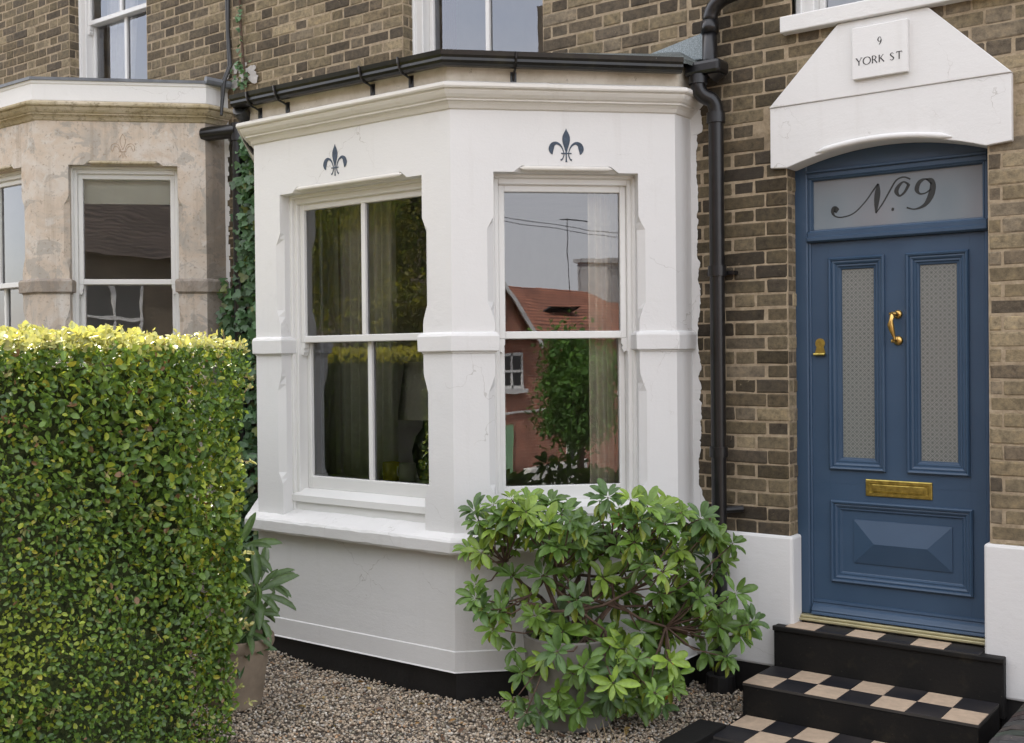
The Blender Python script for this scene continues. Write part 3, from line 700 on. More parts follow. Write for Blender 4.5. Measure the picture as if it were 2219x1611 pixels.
# ragged paint edge against brick
mb=MB(); zz=.70; w=.038
while zz<3.12:
    h=random.uniform(.006,.014); w2=min(.050,max(.028,w+random.gauss(0,.0035)))
    e0=(.03 if zz>3.0 else 0)+.05*max(0,1-abs(zz-.95)/.12); e1=(.03 if zz+h>3.0 else 0)+.05*max(0,1-abs(zz+h-.95)/.12)
    mb.add([(E_[0]-.01,-.012,zz),(E_[0]+w+e0,-.003,zz),(E_[0]+w2+e1,-.003,zz+h),(E_[0]-.01,-.012,zz+h),(E_[0]-.012,-.02,zz),(E_[0]-.012,-.02,zz+h)],[(0,1,2,3),(4,0,3,5)]); zz+=h; w=w2
mb.build('paint_edge',M['render'],house)
# fascia, roof
bayp=[CLm,A_,B_,C_,(C_[0]+.14,C_[1]+.14)]
mb=MB(); sweep(mb,[EL_,CLm,A_,B_,C_,E_],[(.012,3.205),(.03,3.205),(.032,3.335),(.0,3.335)],0,0,cap=False); 
mb.box(B_[0]-.006,B_[0]+.010,B_[1]-.034,B_[1]-.026,3.207,3.30)
fas=mb.build('fascia_board',M['fascia'],house)
mb=MB(); sweep(mb,[(-3.98,A_[1]+.14),A_,B_,C_],[(.034,3.214),(.052,3.209),(.052,3.2035),(.034,3.2015)],0,0,cap=False)
mb=MB()
eav=[(-5.0,0),(CLm[0]-.06,CLm[1]-.12),(A_[0]-.04,A_[1]-.10),(B_[0]+.045,B_[1]-.10),(C_[0]+.09,C_[1]-.04),(C_[0]+.12,0)]
inn=[(-4.75,0),(CLm[0]+.2,CLm[1]+.08),(A_[0]+.12,A_[1]+.30),(B_[0]-.125,B_[1]+.30),(C_[0]-.20,C_[1]+.13),(C_[0]-.07,0)]
k=len(eav)
ze=3.345; zi=[3.49,3.475,3.465,3.455,3.46,3.465]
vs=[(x,y,ze) for x,y in eav]+[(x,y,z) for (x,y),z in zip(inn,zi)]+[(x,y,ze-.022) for x,y in eav]
mb.add(vs,[(i,i+1,k+i+1,k+i) for i in range(k-1)]+[(2*k+i,2*k+i+1,i+1,i) for i in range(k-1)]+[tuple(range(k,2*k))])
rf=mb.build('bay_roof',M['felt'],house)
mb=MB(); mb.add([(-1.84,-.008,3.44),(-1.33,-.008,3.38),(-1.33,-.008,3.545),(-1.84,-.008,3.452),(-1.84,-.03,3.44),(-1.33,-.05,3.38)],[(0,1,2,3),(4,5,2,3)])
mb.build('felt_upstand',M['felt2'],rf)
# gutter: profile in (out,z)
gp=[(.036,3.335),(.038,3.283),(.050,3.270),(.075,3.262),(.100,3.264),(.116,3.274),(.126,3.286),(.124,3.300),(.132,3.312),(.136,3.335),(.130,3.3352),(.118,3.300),(.10,3.271),(.06,3.269),(.044,3.286),(.042,3.335)]
def gsl(p): return .026-.018*((p[0]+3.9)/2.6)
mb=MB(); gpath=[(A_[0]-.06,A_[1]),B_,(B_[0]+1.215*S2,B_[1]+1.215*S2)]
sweep(mb,subdiv(gpath,.25),gp,0,0,closed=True,slope=gsl); G=mb.build('gutter',M['gutter'],house)
def brk(T,u,zo):
    mb=MB(); pts=[(-.139,3.338),(-.135,3.31),(-.127,3.286),(-.104,3.260),(-.07,3.254),(-.045,3.245),(-.034,3.215)]
    pp=[Vector(T(u,d,z+zo)) for d,z in pts]; mb.tube(pp,.0065,6); mb.tbox(T,u-.016,u+.016,-.036,-.031,3.20+zo,3.26+zo)
    mb.build('gutter_bracket',M['pipe'],G)
for u in (.10,.34,1.02,1.30): brk(TF,u,.02)
for u in (.33,): brk(TC,u,.008)
mb=MB(); e=(A_[0]-.02,A_[1]-.085)
mb.tube([(e[0],e[1],3.285),(e[0]-.02,e[1]+.06,3.24),(e[0]-.16,e[1]+.20,3.16),(e[0]-.20,e[1]+.3,3.10)],[.05,.045,.04,.04],10)
mb.build('outlet_elbow',M['gutter'],G)
# rain pipes (right)
mb=MB(); px,py=-1.262,-.085
mb.tube([(px+.03-.0,-.10,3.30),(px-.015,-.10,3.27)],.05,12)
b=[Vector((-1.335,-.145,3.275)),Vector((-1.335,-.145,3.215))]+arc((-1.335,-.145,3.215),(-1.33,-.14,3.17),(-1.30,-.115,3.155),5)+arc((-1.295,-.11,3.153),(px,-.09,3.14),(px,-.085,3.085),5)+[Vector((px,-.085,.06))]
mb.tube(b,.040,16)
for z in (3.075,2.262,1.3): mb.tube([(px,py,z-.055),(px,py,z)],.049,16)
mb.tube([(-1.335,-.145,3.262),(-1.335,-.145,3.225)],.050,16)
dp=mb.build('downpipe',M['pipe'],house,smooth=True); dp.modifiers.new('s','EDGE_SPLIT').split_angle=math.radians(40)
mb=MB(); mb.box(px-.08,px+.08,-.05,0,2.215,2.235); mb.build('pipe_bracket',M['pipe'],dp)
mb=MB(); mb.tube([(px+.11,-.02,.97),(px+.03,-.06,.962)],.018,10); mb.build('pipe_bolt',M['pipe'],dp)
mb=MB(); mb.tube([(px,py,-.05),(px,py,.085)],[.085,.075],18); mb.build('drain_collar',M['black'],dp,smooth=False)
mb=MB(); ux=-1.290
mb.tube([(-1.29,-.10,3.31),(-1.293,-.09,3.36),(-1.293,-.085,3.555)],.040,16); mb.tube([(-1.293,-.085,3.50),(-1.293,-.085,3.565)],.047,16)
mb.tube(arc((-1.293,-.085,3.56),(-1.293,-.085,3.65),(-1.20,-.085,3.675),6)+[Vector((-.95,-.085,3.72))],.040,16)
mb.tube([(-1.37,-.10,3.335),(-1.18,-.10,3.335)],.0,4)
mb.build('overflow_pipe',M['pipe'],house,smooth=True)
mb=MB(); mb.box(-1.41,-1.20,-.17,-.04,3.27,3.345); mb.build('gutter_outlet',M['pipe'],G,bevel=.02)
# plinths
mb=MB()
mb.box(-1.46,-.880,-.022,.108,.150,.843); L=mb.build('white_plinth',M['render'],house,bevel=.014)
mb=MB(); mb.box(.060,XR,-.030,.13,.185,.896); mb.build('white_plinth',M['render'],house,bevel=.012)
for a,b,z in ((-1.46,-.95,.150),(.13,XR,.186)):
    mb=MB(); mb.box(a,b,-.014,.05,-.6,z); mb.build('black_plinth',M['black'],house)
# lintel and gable over the door
def arcz(x): 
    t=(x+.41)/.49; return 2.829-.083*t*t
mb=MB(); xs=[-.981,-.89]+[-.89+.97*i/16 for i in range(1,17)]+[.194]
bot=[(x,2.756 if x<-.895 or x>.085 else max(2.746,arcz(x))) for x in xs]; bot[0]=(-.981,2.756)
top_=[(x,3.066) for x in xs]; n=len(xs)
vs=[(x,-.030,z) for x,z in bot]+[(x,-.030,z) for x,z in top_]+[(x,.10,z) for x,z in bot]+[(x,.0,z) for x,z in top_]
mb.add(vs,[(i,i+1,n+i+1,n+i) for i in range(n-1)]+[(2*n+i,2*n+i+1,i+1,i) for i in range(n-1)]+[(n+i,n+i+1,3*n+i+1,3*n+i) for i in range(n-1)]+[(0,n,3*n,2*n),(n-1,2*n-1,4*n-1,3*n-1)])
lin=mb.build('door_lintel',M['render'],house,bevel=.004)
mb=MB(); pg=[(-.985,3.0665),(.198,3.0665),(-.176,3.436),(-.615,3.436)]
vs=[(x,-.037,z) for x,z in pg]+[(x,.0,z) for x,z in pg]; mb.add(vs,[(0,1,2,3),(0,4,5,1),(1,5,6,2),(2,6,7,3),(3,7,4,0)]); mb.build('gable_stone',M['render'],lin,bevel=.004)
mb=MB(); ra=[]; 
for i in range(15):
    x=-.735+.665*i/14; ra.append((x,-.032,arcz(x)+.016))
mb.tube(ra,[.003]+[.015]*13+[.003],10); mb.build('arch_roll',M['render'],lin,smooth=True)
# door
door=MB(); yf=.105
for a,b in ((-.915,-.838),(.052,.12)): bar(door,TW,a,b,yf,yf+.10,.425,2.86,.006)
for a,b in ((-.84,-.826),(.035,.053)): bar(door,TW,a,b,yf+.012,yf+.09,.425,2.72,.004)
bar(door,TW,-.84,.055,yf+.002,yf+.10,2.700,2.86,.005); bar(door,TW,-.84,.055,yf-.012,yf+.01,2.728,2.742,.003)
bar(door,TW,-.84,.055,yf-.004,yf+.10,2.368,2.425,.006); bar(door,TW,-.84,.055,yf-.014,yf+.0,2.372,2.398,.005)
DR=door.build('front_door',M['door'],house); DR['label']='blue painted front door with its frame and glazed fanlight'
mb=MB(); mb.quad((-.828,yf+.035,2.42),(.037,yf+.035,2.42),(.037,yf+.035,2.705),(-.828,yf+.035,2.705)); fan=mb.build('fanlight',M['fan'],DR)
mb=MB(); ring(mb,TW,-.8275,.0365,2.4245,2.7005,[(0,yf+.01),(.006,yf+.012),(.012,yf+.03),(.012,yf+.034)]); mb.build('fanlight_bead',M['door'],DR)
# leaf with openings for the two glass lights
yl=.128; X0,X1,Z0,Z1=-.826,.036,.432,2.366
cut=[(-.7336,-.4423,1.189,2.285),(-.3372,-.0362,1.189,2.285),(-.7295,-.0242,.607,1.031)]
mb=MB(); bm=bmesh.new()
def lp(a,b,c,d):
    v=[bm.verts.new(TW(*q)) for q in ((a,yl,c),(b,yl,c),(b,yl,d),(a,yl,d))]
    for i in range(4): bm.edges.new((v[i],v[(i+1)%4]))
lp(X0,X1,Z0,Z1)
for c in cut: lp(*[c[0]+.008,c[1]-.008,c[2]+.008,c[3]-.008])
bmesh.ops.triangle_fill(bm,edges=bm.edges[:],use_beauty=True); bm.verts.index_update()
mb.add([v.co[:] for v in bm.verts],[tuple(v.index for v in f.verts) for f in bm.faces]); bm.free()
mp=[(0,yl),(.001,yl-.013),(.007,yl-.019),(.015,yl-.016),(.018,yl-.007),(.026,yl-.009),(.034,yl-.004),(.038,yl+.003),(.046,yl+.002),(.052,yl+.010)]
for c in cut[:2]: ring(mb,TW,*c,mp+[(.060,yl+.012),(.0645,yl+.022)])
ring(mb,TW,*cut[2],mp+[(.056,yl+.012),(.108,yl+.012)],fill=True)
# fielded panel
f0=(-.615,-.124,.714,.937); zc=.822
vs=[TW(a,yl+.0118,b) for a,b in ((f0[0],f0[2]),(f0[1],f0[2]),(f0[1],f0[3]),(f0[0],f0[3]))]+[TW(a,yl+.006,b) for a,b in ((f0[0]+.001,f0[2]+.001),(f0[1]-.001,f0[2]+.001),(f0[1]-.001,f0[3]-.001),(f0[0]+.001,f0[3]-.001))]+[TW(-.501,yl-.024,zc),TW(-.238,yl-.024,zc)]
mb.add(vs,[(0,1,5,4),(1,2,6,5),(2,3,7,6),(3,0,4,7),(4,5,9,8),(5,6,9),(6,7,8,9),(7,4,8)])
# weather bar
wb=[(yl,.506),(yl-.010,.504),(yl-.012,.494),(yl-.007,.489),(yl-.009,.482),(yl-.020,.474),(yl-.034,.460),(yl-.040,.452),(yl-.035,.448),(yl-.044,.440),(yl-.046,.433),(yl,.431)]
vs=[TW(x,d,z) for x in (X0+.002,X1-.002) for d,z in wb]; n=len(wb); mb.add(vs,[(k,k+1,n+k+1,n+k) for k in range(n-1)]+[tuple(range(n)),tuple(range(2*n-1,n-1,-1))])
# joint lines
for (a,b,c,d) in ((X0,X1,1.118,1.1195),(-.7336,-.7324,1.03,1.19),(-.0365,-.0353,.44,2.36),(-.7336,-.7324,2.285,2.36)): mb.tbox(TW,a,b,yl-.0008,yl+.002,c,d)
mb.build('door_leaf',M['door'],DR)
for i,c in enumerate(cut[:2]):
    mb=MB(); mb.quad(*[TW(a,yl+.020,b) for a,b in ((c[0]+.06,c[2]+.06),(c[1]-.06,c[2]+.06),(c[1]-.06,c[3]-.05),(c[0]+.06,c[3]-.05))]); mb.build('glass_panel',M['frost'],DR)
# number on fanlight
mb=MB(); k=FPX
def FL(px,py,wpx):
    q=ypl(px,py,yf+.034); return (q.x,q.z,wpx/420.)
g4=lambda zx,zy,wz:FL(1600+zx/2.877,zy/2.877,wz/2.877)
dd_=yf+.0335
ribbon(mb,[g4(620,1318,30),g4(600,1305,38),g4(588,1325,20),g4(605,1350,9),g4(650,1355,7),g4(720,1330,7),g4(790,1260,7),g4(850,1175,9),g4(872,1148,12)],TW,dd_)
ribbon(mb,[g4(872,1148,10),g4(868,1200,34),g4(862,1260,30),g4(858,1330,8)],TW,dd_)
ribbon(mb,[g4(858,1330,6),g4(905,1260,8),g4(950,1180,9),g4(985,1125,9),g4(1030,1105,9),g4(1072,1118,10)],TW,dd_)
ribbon(mb,[g4(1060,1150,16),g4(1030,1135,10),g4(1000,1160,20),g4(985,1195,26),g4(1005,1222,12),g4(1035,1200,14),g4(1058,1160,18),g4(1060,1150,16)],TW,dd_)
ribbon(mb,[g4(955,1305,14),g4(962,1306,20),g4(970,1307,14)],TW,dd_)
ribbon(mb,[g4(1205,1150,8),g4(1170,1118,10),g4(1130,1135,22),g4(1112,1180,26),g4(1130,1208,12),g4(1165,1205,8),g4(1200,1180,8)],TW,dd_)
ribbon(mb,[g4(1170,1118,8),g4(1205,1125,24),g4(1212,1170,36),g4(1195,1230,34),g4(1160,1280,20),g4(1100,1305,8),g4(1050,1295,10)],TW,dd_)
mb.build('house_number',M['ink'],DR)
# letter plate
mb=MB(); ring(mb,TW,-.5465,-.2153,1.063,1.149,[(0,yl),(.001,yl-.006),(.005,yl-.008),(.019,yl-.008),(.022,yl-.004)],0,True); bar(mb,TW,-.5465+.034,-.2153-.034,yl-.010,yl-.003,1.063+.025,1.149-.025,.003)
for a in (-.535,-.227): mb.tube([(a,yl-.007,1.106),(a,yl-.011,1.106)],.005,8)
for i in range(34): mb.box(-.5+i*.0073,-.4965+i*.0073,yl-.0104,yl-.0094,1.1015+.003*math.sin(i),1.1065+.004*math.sin(i*2.3))
mb.build('letter_plate',M['brassold'],DR)
# knocker
def sph(mb,c,r,n=10):
    mb.lathe(c,[(max(r*math.sin(PI*i/n),1e-5),-r*math.cos(PI*i/n)) for i in range(n+1)],14)
mb=MB(); kx=-.385
for z,r in ((1.982,.022),(1.851,.024)):
    mb.tube([(kx+.008,yl,z),(kx+.008,yl-.006,z),(kx+.008,yl-.014,z),(kx+.008,yl-.018,z)],[r,r,r*.7,r*.3],18)
mb.tube([(kx+.008,yl-.01,1.982),(kx+.004,yl-.035,1.985),(kx-.006,yl-.052,1.984)],[.010,.011,.010],10)
mb.tube([(kx-.006,yl-.054,1.990),(kx-.004,yl-.058,1.965),(kx-.008,yl-.062,1.952),(kx-.010,yl-.062,1.93),(kx-.006,yl-.058,1.905),(kx+.000,yl-.052,1.88),(kx+.004,yl-.046,1.862),(kx+.002,yl-.044,1.850)],[.008,.013,.010,.016,.014,.009,.007,.012],12)
mb.tube([(kx-.014,yl-.044,1.848),(kx+.010,yl-.034,1.850)],.009,10); mb.tube([(kx-.020,yl-.054,1.984),(kx+.006,yl-.05,1.986)],.007,10)
mb.build('door_knocker',M['brass'],DR,smooth=True)
mb=MB(); cx_,cz_=-.781,1.843; n=20
out=[(cx_+.026*math.cos(a),cz_+.026*math.sin(a)) for a in [PI*(-.25)+PI*1.5*i/(n-1) for i in range(n)]]+[(cx_-.026,1.80),(cx_-.029,1.786),(cx_+.029,1.786),(cx_+.026,1.80)]
n=len(out); mb.add([TW(a,yl-.004,b) for a,b in out]+[TW(a,yl,b) for a,b in out],[tuple(range(n))]+[(i,(i+1)%n,n+(i+1)%n,n+i) for i in range(n)])
mb.tube([TW(cx_-.03,yl-.016,1.786),TW(cx_+.03,yl-.016,1.786)],.0075,8); mb.tbox(TW,cx_-.029,cx_+.029,yl-.016,yl-.002,1.782,1.79)
mb.tube([TW(cx_,yl-.004,cz_+.004),TW(cx_,yl-.008,cz_+.004)],.012,14)
mb.build('lock_pull',M['brassold'],DR)
mb=MB(); bar(mb,TW,-.882,.081,.058,.112,.398,.412,.003); bar(mb,TW,-.878,.079,.070,.13,.4125,.4255,.003); mb.build('threshold_bar',M['bar'],DR)
mb=MB(); mb.box(-.90,.10,.215,.22,.3,2.9); mb.build('door_backing',M['room'],DR)
# upper windows
TUp=frame(-3.569,0,1,0)
def upper_window(root,x0,x1,z0,z1,meet,gm,lab):
    T=frame(x0,0,1,0); F=sash_window(root,T,(0,x1-x0),z0-.12,z1,meet,0,.0001,gm,M['frame'],jr=.075,d0=.114,label=lab); return F
upper_window(house,-3.569,-2.44,3.45,5.25,4.42,M['upglass'],'white sash window above the painted bay')
upper_window(house,-.87,.13,3.47,5.3,4.42,M['upglass'],'white sash window above the front door')
rect_room(house,-3.9,-2.1,.26,2.2,3.3,5.6); rect_room(house,-1.2,.5,.26,2.2,3.3,5.6)
mb=MB(); vs=[(x,y,z) for x in (-.911,.24) for y,z in ((-.062,3.438),(-.062,3.520),(.10,3.548),(.10,3.438))]; mb.add(vs,[(0,1,5,4),(1,2,6,5),(0,4,7,3),(0,3,2,1),(4,5,6,7)])
mb.build('window_sill',M['sillp'],house,bevel=.006)
mb=MB(); mb.box(-3.60,-2.41,-.03,.12,3.40,3.455); mb.build('window_sill',M['sillp'],house,bevel=.006)

# ---------------------------------------------------------------- neighbour
DX=-3.94; DZ=.475
nb=thing('brick_house',(-7.2,0,.4),'neighbouring brick house on the left with bare patched stone bay','house','terraced houses on this side')
mb=MB(); cn=colA(nb_soot)
hn=(-7.478,-6.364,3.95,5.6)
bricks(mb,mb,TW,-6.364,-5.302,3.55,top+.5,-6.364,[],cn); bricks(mb,mb,TW,-9.6,-7.478,3.55,top+.5,-7.478,[],cn); bricks(mb,mb,TW,-7.478,-6.364,5.6,top+.5,-7.478,[],cn)
bricks(mb,mb,lambda u,d,z:(-7.478-d,u,z),.002,.124,3.55,5.6,.002,[],cn)
mb.build('wall',[M['brick'],M['mortar']],nb)
mb=MB(); mb.quad((-9.6,.004,top+.5),(-5.302,.004,top+.5),(-5.302,.004,HT+.48),(-9.6,.004,HT+.48)); mb.quad((-9.6,.004,0),(-9.6,9,0),(-9.6,9,HT+.48),(-9.6,.004,HT+.48)); mb.quad((-9.6,9,0),(-5.3,9,0),(-5.3,9,HT+.48),(-9.6,9,HT+.48))
mb.quad((-40,.004,-1),(-9.6,.004,-1),(-9.6,.004,9.4),(-40,.004,9.4))
mb.build('upper_wall',M['btex'],nb)
mb=MB(); mb.quad((-40,-.12,HT+.45),(-5.35,-.12,HT+.45),(-5.35,4.5,HT+2.8),(-40,4.5,HT+2.8)); mb.quad((-40,9,HT+.45),(-5.35,9,HT+.45),(-5.35,4.5,HT+2.8),(-40,4.5,HT+2.8)); mb.build('roof',bpy.data.materials['grey_slates'],nb)
bay(nb,DX,DZ,False)
# parapet blocking course and lead
full=[EL_,CLm,A_,B_,C_,E_]
mb=MB(); sweep(mb,subdiv(full,.15),[(.03,3.215),(.034,3.222),(.034,3.335),(.040,3.342),(.044,3.362),(.020,3.368),(-.03,3.370)],DX,DZ,cap=False,jit=.001); mb.build('blocking_course',M['render'],nb)
mb=MB(); 
vs=[(x+DX+ox,y+oy,z+DZ) for (x,y),(ox,oy) in zip(full,[(-.06,0),(-.05,-.02),(-.02,-.055),(.02,-.055),(.05,-.02),(.06,0)]) for z in (3.362,3.384)]
mb.add(vs,[(2*i,2*i+2,2*i+3,2*i+1) for i in range(5)]+[tuple(2*i+1 for i in range(6))]+[tuple(2*i for i in range(6))[::-1]])
mb.tube([(C_[0]+DX+.05,C_[1]-.03,3.385+DZ),(E_[0]+DX+.10,-.03,3.375+DZ)],.03,8)
mb.build('bay_roof',M['lead'],nb)
upper_window(nb,-7.478,-6.364,3.95,5.6,4.745,M['glass'],'old sash window above the bare stone bay')
rect_room(nb,-7.8,-6.1,.28,2.0,3.8,5.9)
mb=MB(); zz=1.2; 
while zz<3.6:
    h=random.uniform(.02,.05); w=random.uniform(.02,.05); mb.add([(E_[0]+DX-.01,-.012,zz),(E_[0]+DX+w,-.002,zz),(E_[0]+DX+w,-.002,zz+h),(E_[0]+DX-.01,-.012,zz+h)],[(0,1,2,3)]); zz+=h
mb.build('paint_edge',M['render'],nb)
# neighbour's pipe
mb=MB(); nx=-5.122
mb.tube([(nx,-.10,3.52),(nx,-.10,.55)],.046,14); mb.tube([(nx,-.10,3.40),(nx,-.10,3.53)],.056,14); mb.tube([(-5.42,-.18,3.475),(-5.12,-.11,3.475)],.052,12)
o=mb.build('downpipe',M['pipe'],nb,smooth=True); o.modifiers.new('s','EDGE_SPLIT').split_angle=math.radians(40)
# mortar fillet over the bay joint
mb=MB(); 
for i in range(26):
    c=Vector((random.uniform(-5.42,-5.02),-.015,random.uniform(3.84,3.99))); r=random.uniform(.02,.045); pts=[(c.x+r*math.cos(a)*random.uniform(.7,1.4),-.012-.004*random.random(),c.z+.7*r*math.sin(a)*random.uniform(.7,1.3)) for a in [k*PI/4 for k in range(8)]]
    mb.poly(pts)
mb.build('mortar_patch',simple('grey_mortar_patch',(.45,.43,.41),.9,.15,20,.4,40),nb)

# ---------------------------------------------------------------- sign plaque
sg=MB(); sg.box(-.533,-.263,-.062,-.038,3.139,3.392)
sign=sg.build('house_sign',M['render'],bevel=.003); tag(sign,'square white plaque lettered 9 YORK ST on the gable above the door','sign')
mb=MB(); d=-.0632; 
def st(L): ribbon(mb,L,TW,d,4,0,.001)
h=.036; zb=3.204; t1,t2=.0052,.0024
def gl(x,S_):
    for L in S_: st([(x+a,zb+b,w) for a,b,w in L])
x=-.512
gl(x,[[(0,h,t1),(.013,.017,t1)],[(.026,h,t2),(.013,.017,t2)],[(.013,.018,t1),(.013,0,t1)],[(-.004,h,.002),(.005,h,.002)],[(.021,h,.002),(.030,h,.002)]])
def O(x,r,hh): gl(x,[[(r*math.cos(a)+r,hh/2+hh/2*math.sin(a),.0022+.003*abs(math.cos(a))) for a in [PI/2+k*PI/6 for k in range(13)]]])
O(x+.034,.018,h)
gl(x+.080,[[(0,0,t1),(0,h,t1)],[(0,h,t2),(.010,h-.001,t2),(.017,h-.009,t1),(.010,.018,t2),(0,.018,t2)],[(.008,.018,t1),(.022,0,t1)]])
gl(x+.113,[[(0,0,t1),(0,h,t1)],[(.020,h,t2),(.002,.018,t2)],[(.006,.021,t1),(.023,0,t1)]])
gl(x+.166,[[(.016,h-.006,t2),(.009,h,t2),(.001,h-.008,t1),(.009,.018,t1),(.017,.009,t1),(.008,0,t2),(.0,.006,t2)]])
gl(x+.196,[[(0,h,t2+.001),(.026,h,t2+.001)],[(.013,h,t1),(.013,0,t1)],[(0,h,.002),(-.001,h-.006,.002)],[(.026,h,.002),(.027,h-.006,.002)]])
zb=3.290
gl(-.405,[[(.016,h-.013,t2),(.012,h,t2),(.004,h-.002,t2+.001),(.0,h-.012,t1),(.005,.015,t2),(.013,.018,t2),(.016,h-.013,t1)],[(.016,h-.013,t1),(.014,.012,t1),(.006,0,t2)]])
mb.build('lettering',M['inkblk'],sign)

# ---------------------------------------------------------------- steps
steps=thing('door_steps',(-.4,-.3,0),'black painted doorsteps with chequered black and buff tiled treads','steps')
tw=.158
def tread(x0,ncol,y_front,y_back,z,rows,start,edge=0):
    mb=MB(); mb.box(x0,x0+ncol*tw,y_front,y_back,z-.012,z,0); mb.build('tile_bed',M['grout'],steps)
    mb=MB(); ry=(y_back-y_front)/rows
    for r in range(rows):
        for c in range(ncol):
            cream=((r+c+start)%2==0); g=.0015
            mb.box(x0+c*tw+g,x0+(c+1)*tw-g,y_back-(r+1)*ry+g,y_back-r*ry-g,z-.008,z+.003+random.uniform(-.0006,.0006),1 if cream else 0)
    return mb.build('tiled_tread',[M['tileb'],M['tilec']],steps,bevel=.0015)
mb=MB(); mb.box(-.965,.155,-.072,.058,.10,.3845); mb.box(-.968,.158,-.085,-.062,.360,.3855); mb.build('step_block',M['riser'],steps,bevel=.005)
tread(-.898,6,-.083,.056,.388,1,0)
mb=MB(); mb.box(-.975,.135,-.428,-.070,-.1,.158); mb.build('step_block',M['riser'],steps,bevel=.005)
tread(-.972,7,-.434,-.074,.172,2,1)
mb=MB(); mb.box(-1.00,.135,-.86,-.43,-.3,.001); mb.box(-1.09,-.95,-1.5,-.66,-.3,.034); mb.build('step_block',M['riser'],steps,bevel=.005)
tread(-.955,7,-.80,-.434,.014,2,0)
mb=MB(); mb.box(-.97,.135,-1.5,-.86,-.3,-.09); mb.build('step_block',M['riser'],steps)

# low wall on the right
gw=thing('garden_wall',(.4,-1,0),'low brick garden wall with dark rounded coping beside the steps','wall','low garden walls')
mb=MB(); mb.box(.30,.52,-6.4,-.20,-1.2,.235); mb.build('wall_body',M['black'],gw)
mb=MB(); y=-6.4
while y<-.22:
    n=7; vs=[];
    for yy in (y+.003,y+.072):
        for i in range(n):
            a=PI*i/(n-1); vs.append((.41-.135*math.cos(a),yy,.235+.062*math.sin(a)+random.uniform(-.002,.002)))
    mb.add(vs,[(i,i+1,n+i+1,n+i) for i in range(n-1)]+[tuple(range(n)),tuple(range(2*n-1,n-1,-1))],0,tuple(c*random.uniform(.7,1.1) for c in (.062,.062,.060))); y+=.076
mb.box(.29,.53,-6.4,-.20,.228,.236,0,(.05,.05,.045))
mb.build('coping',M['brick'],gw)
mb=MB(); mb.box(.14,.30,-3.0,-.05,-.3,.02); tag(mb.build('black_gully',M['black']),kind='structure')

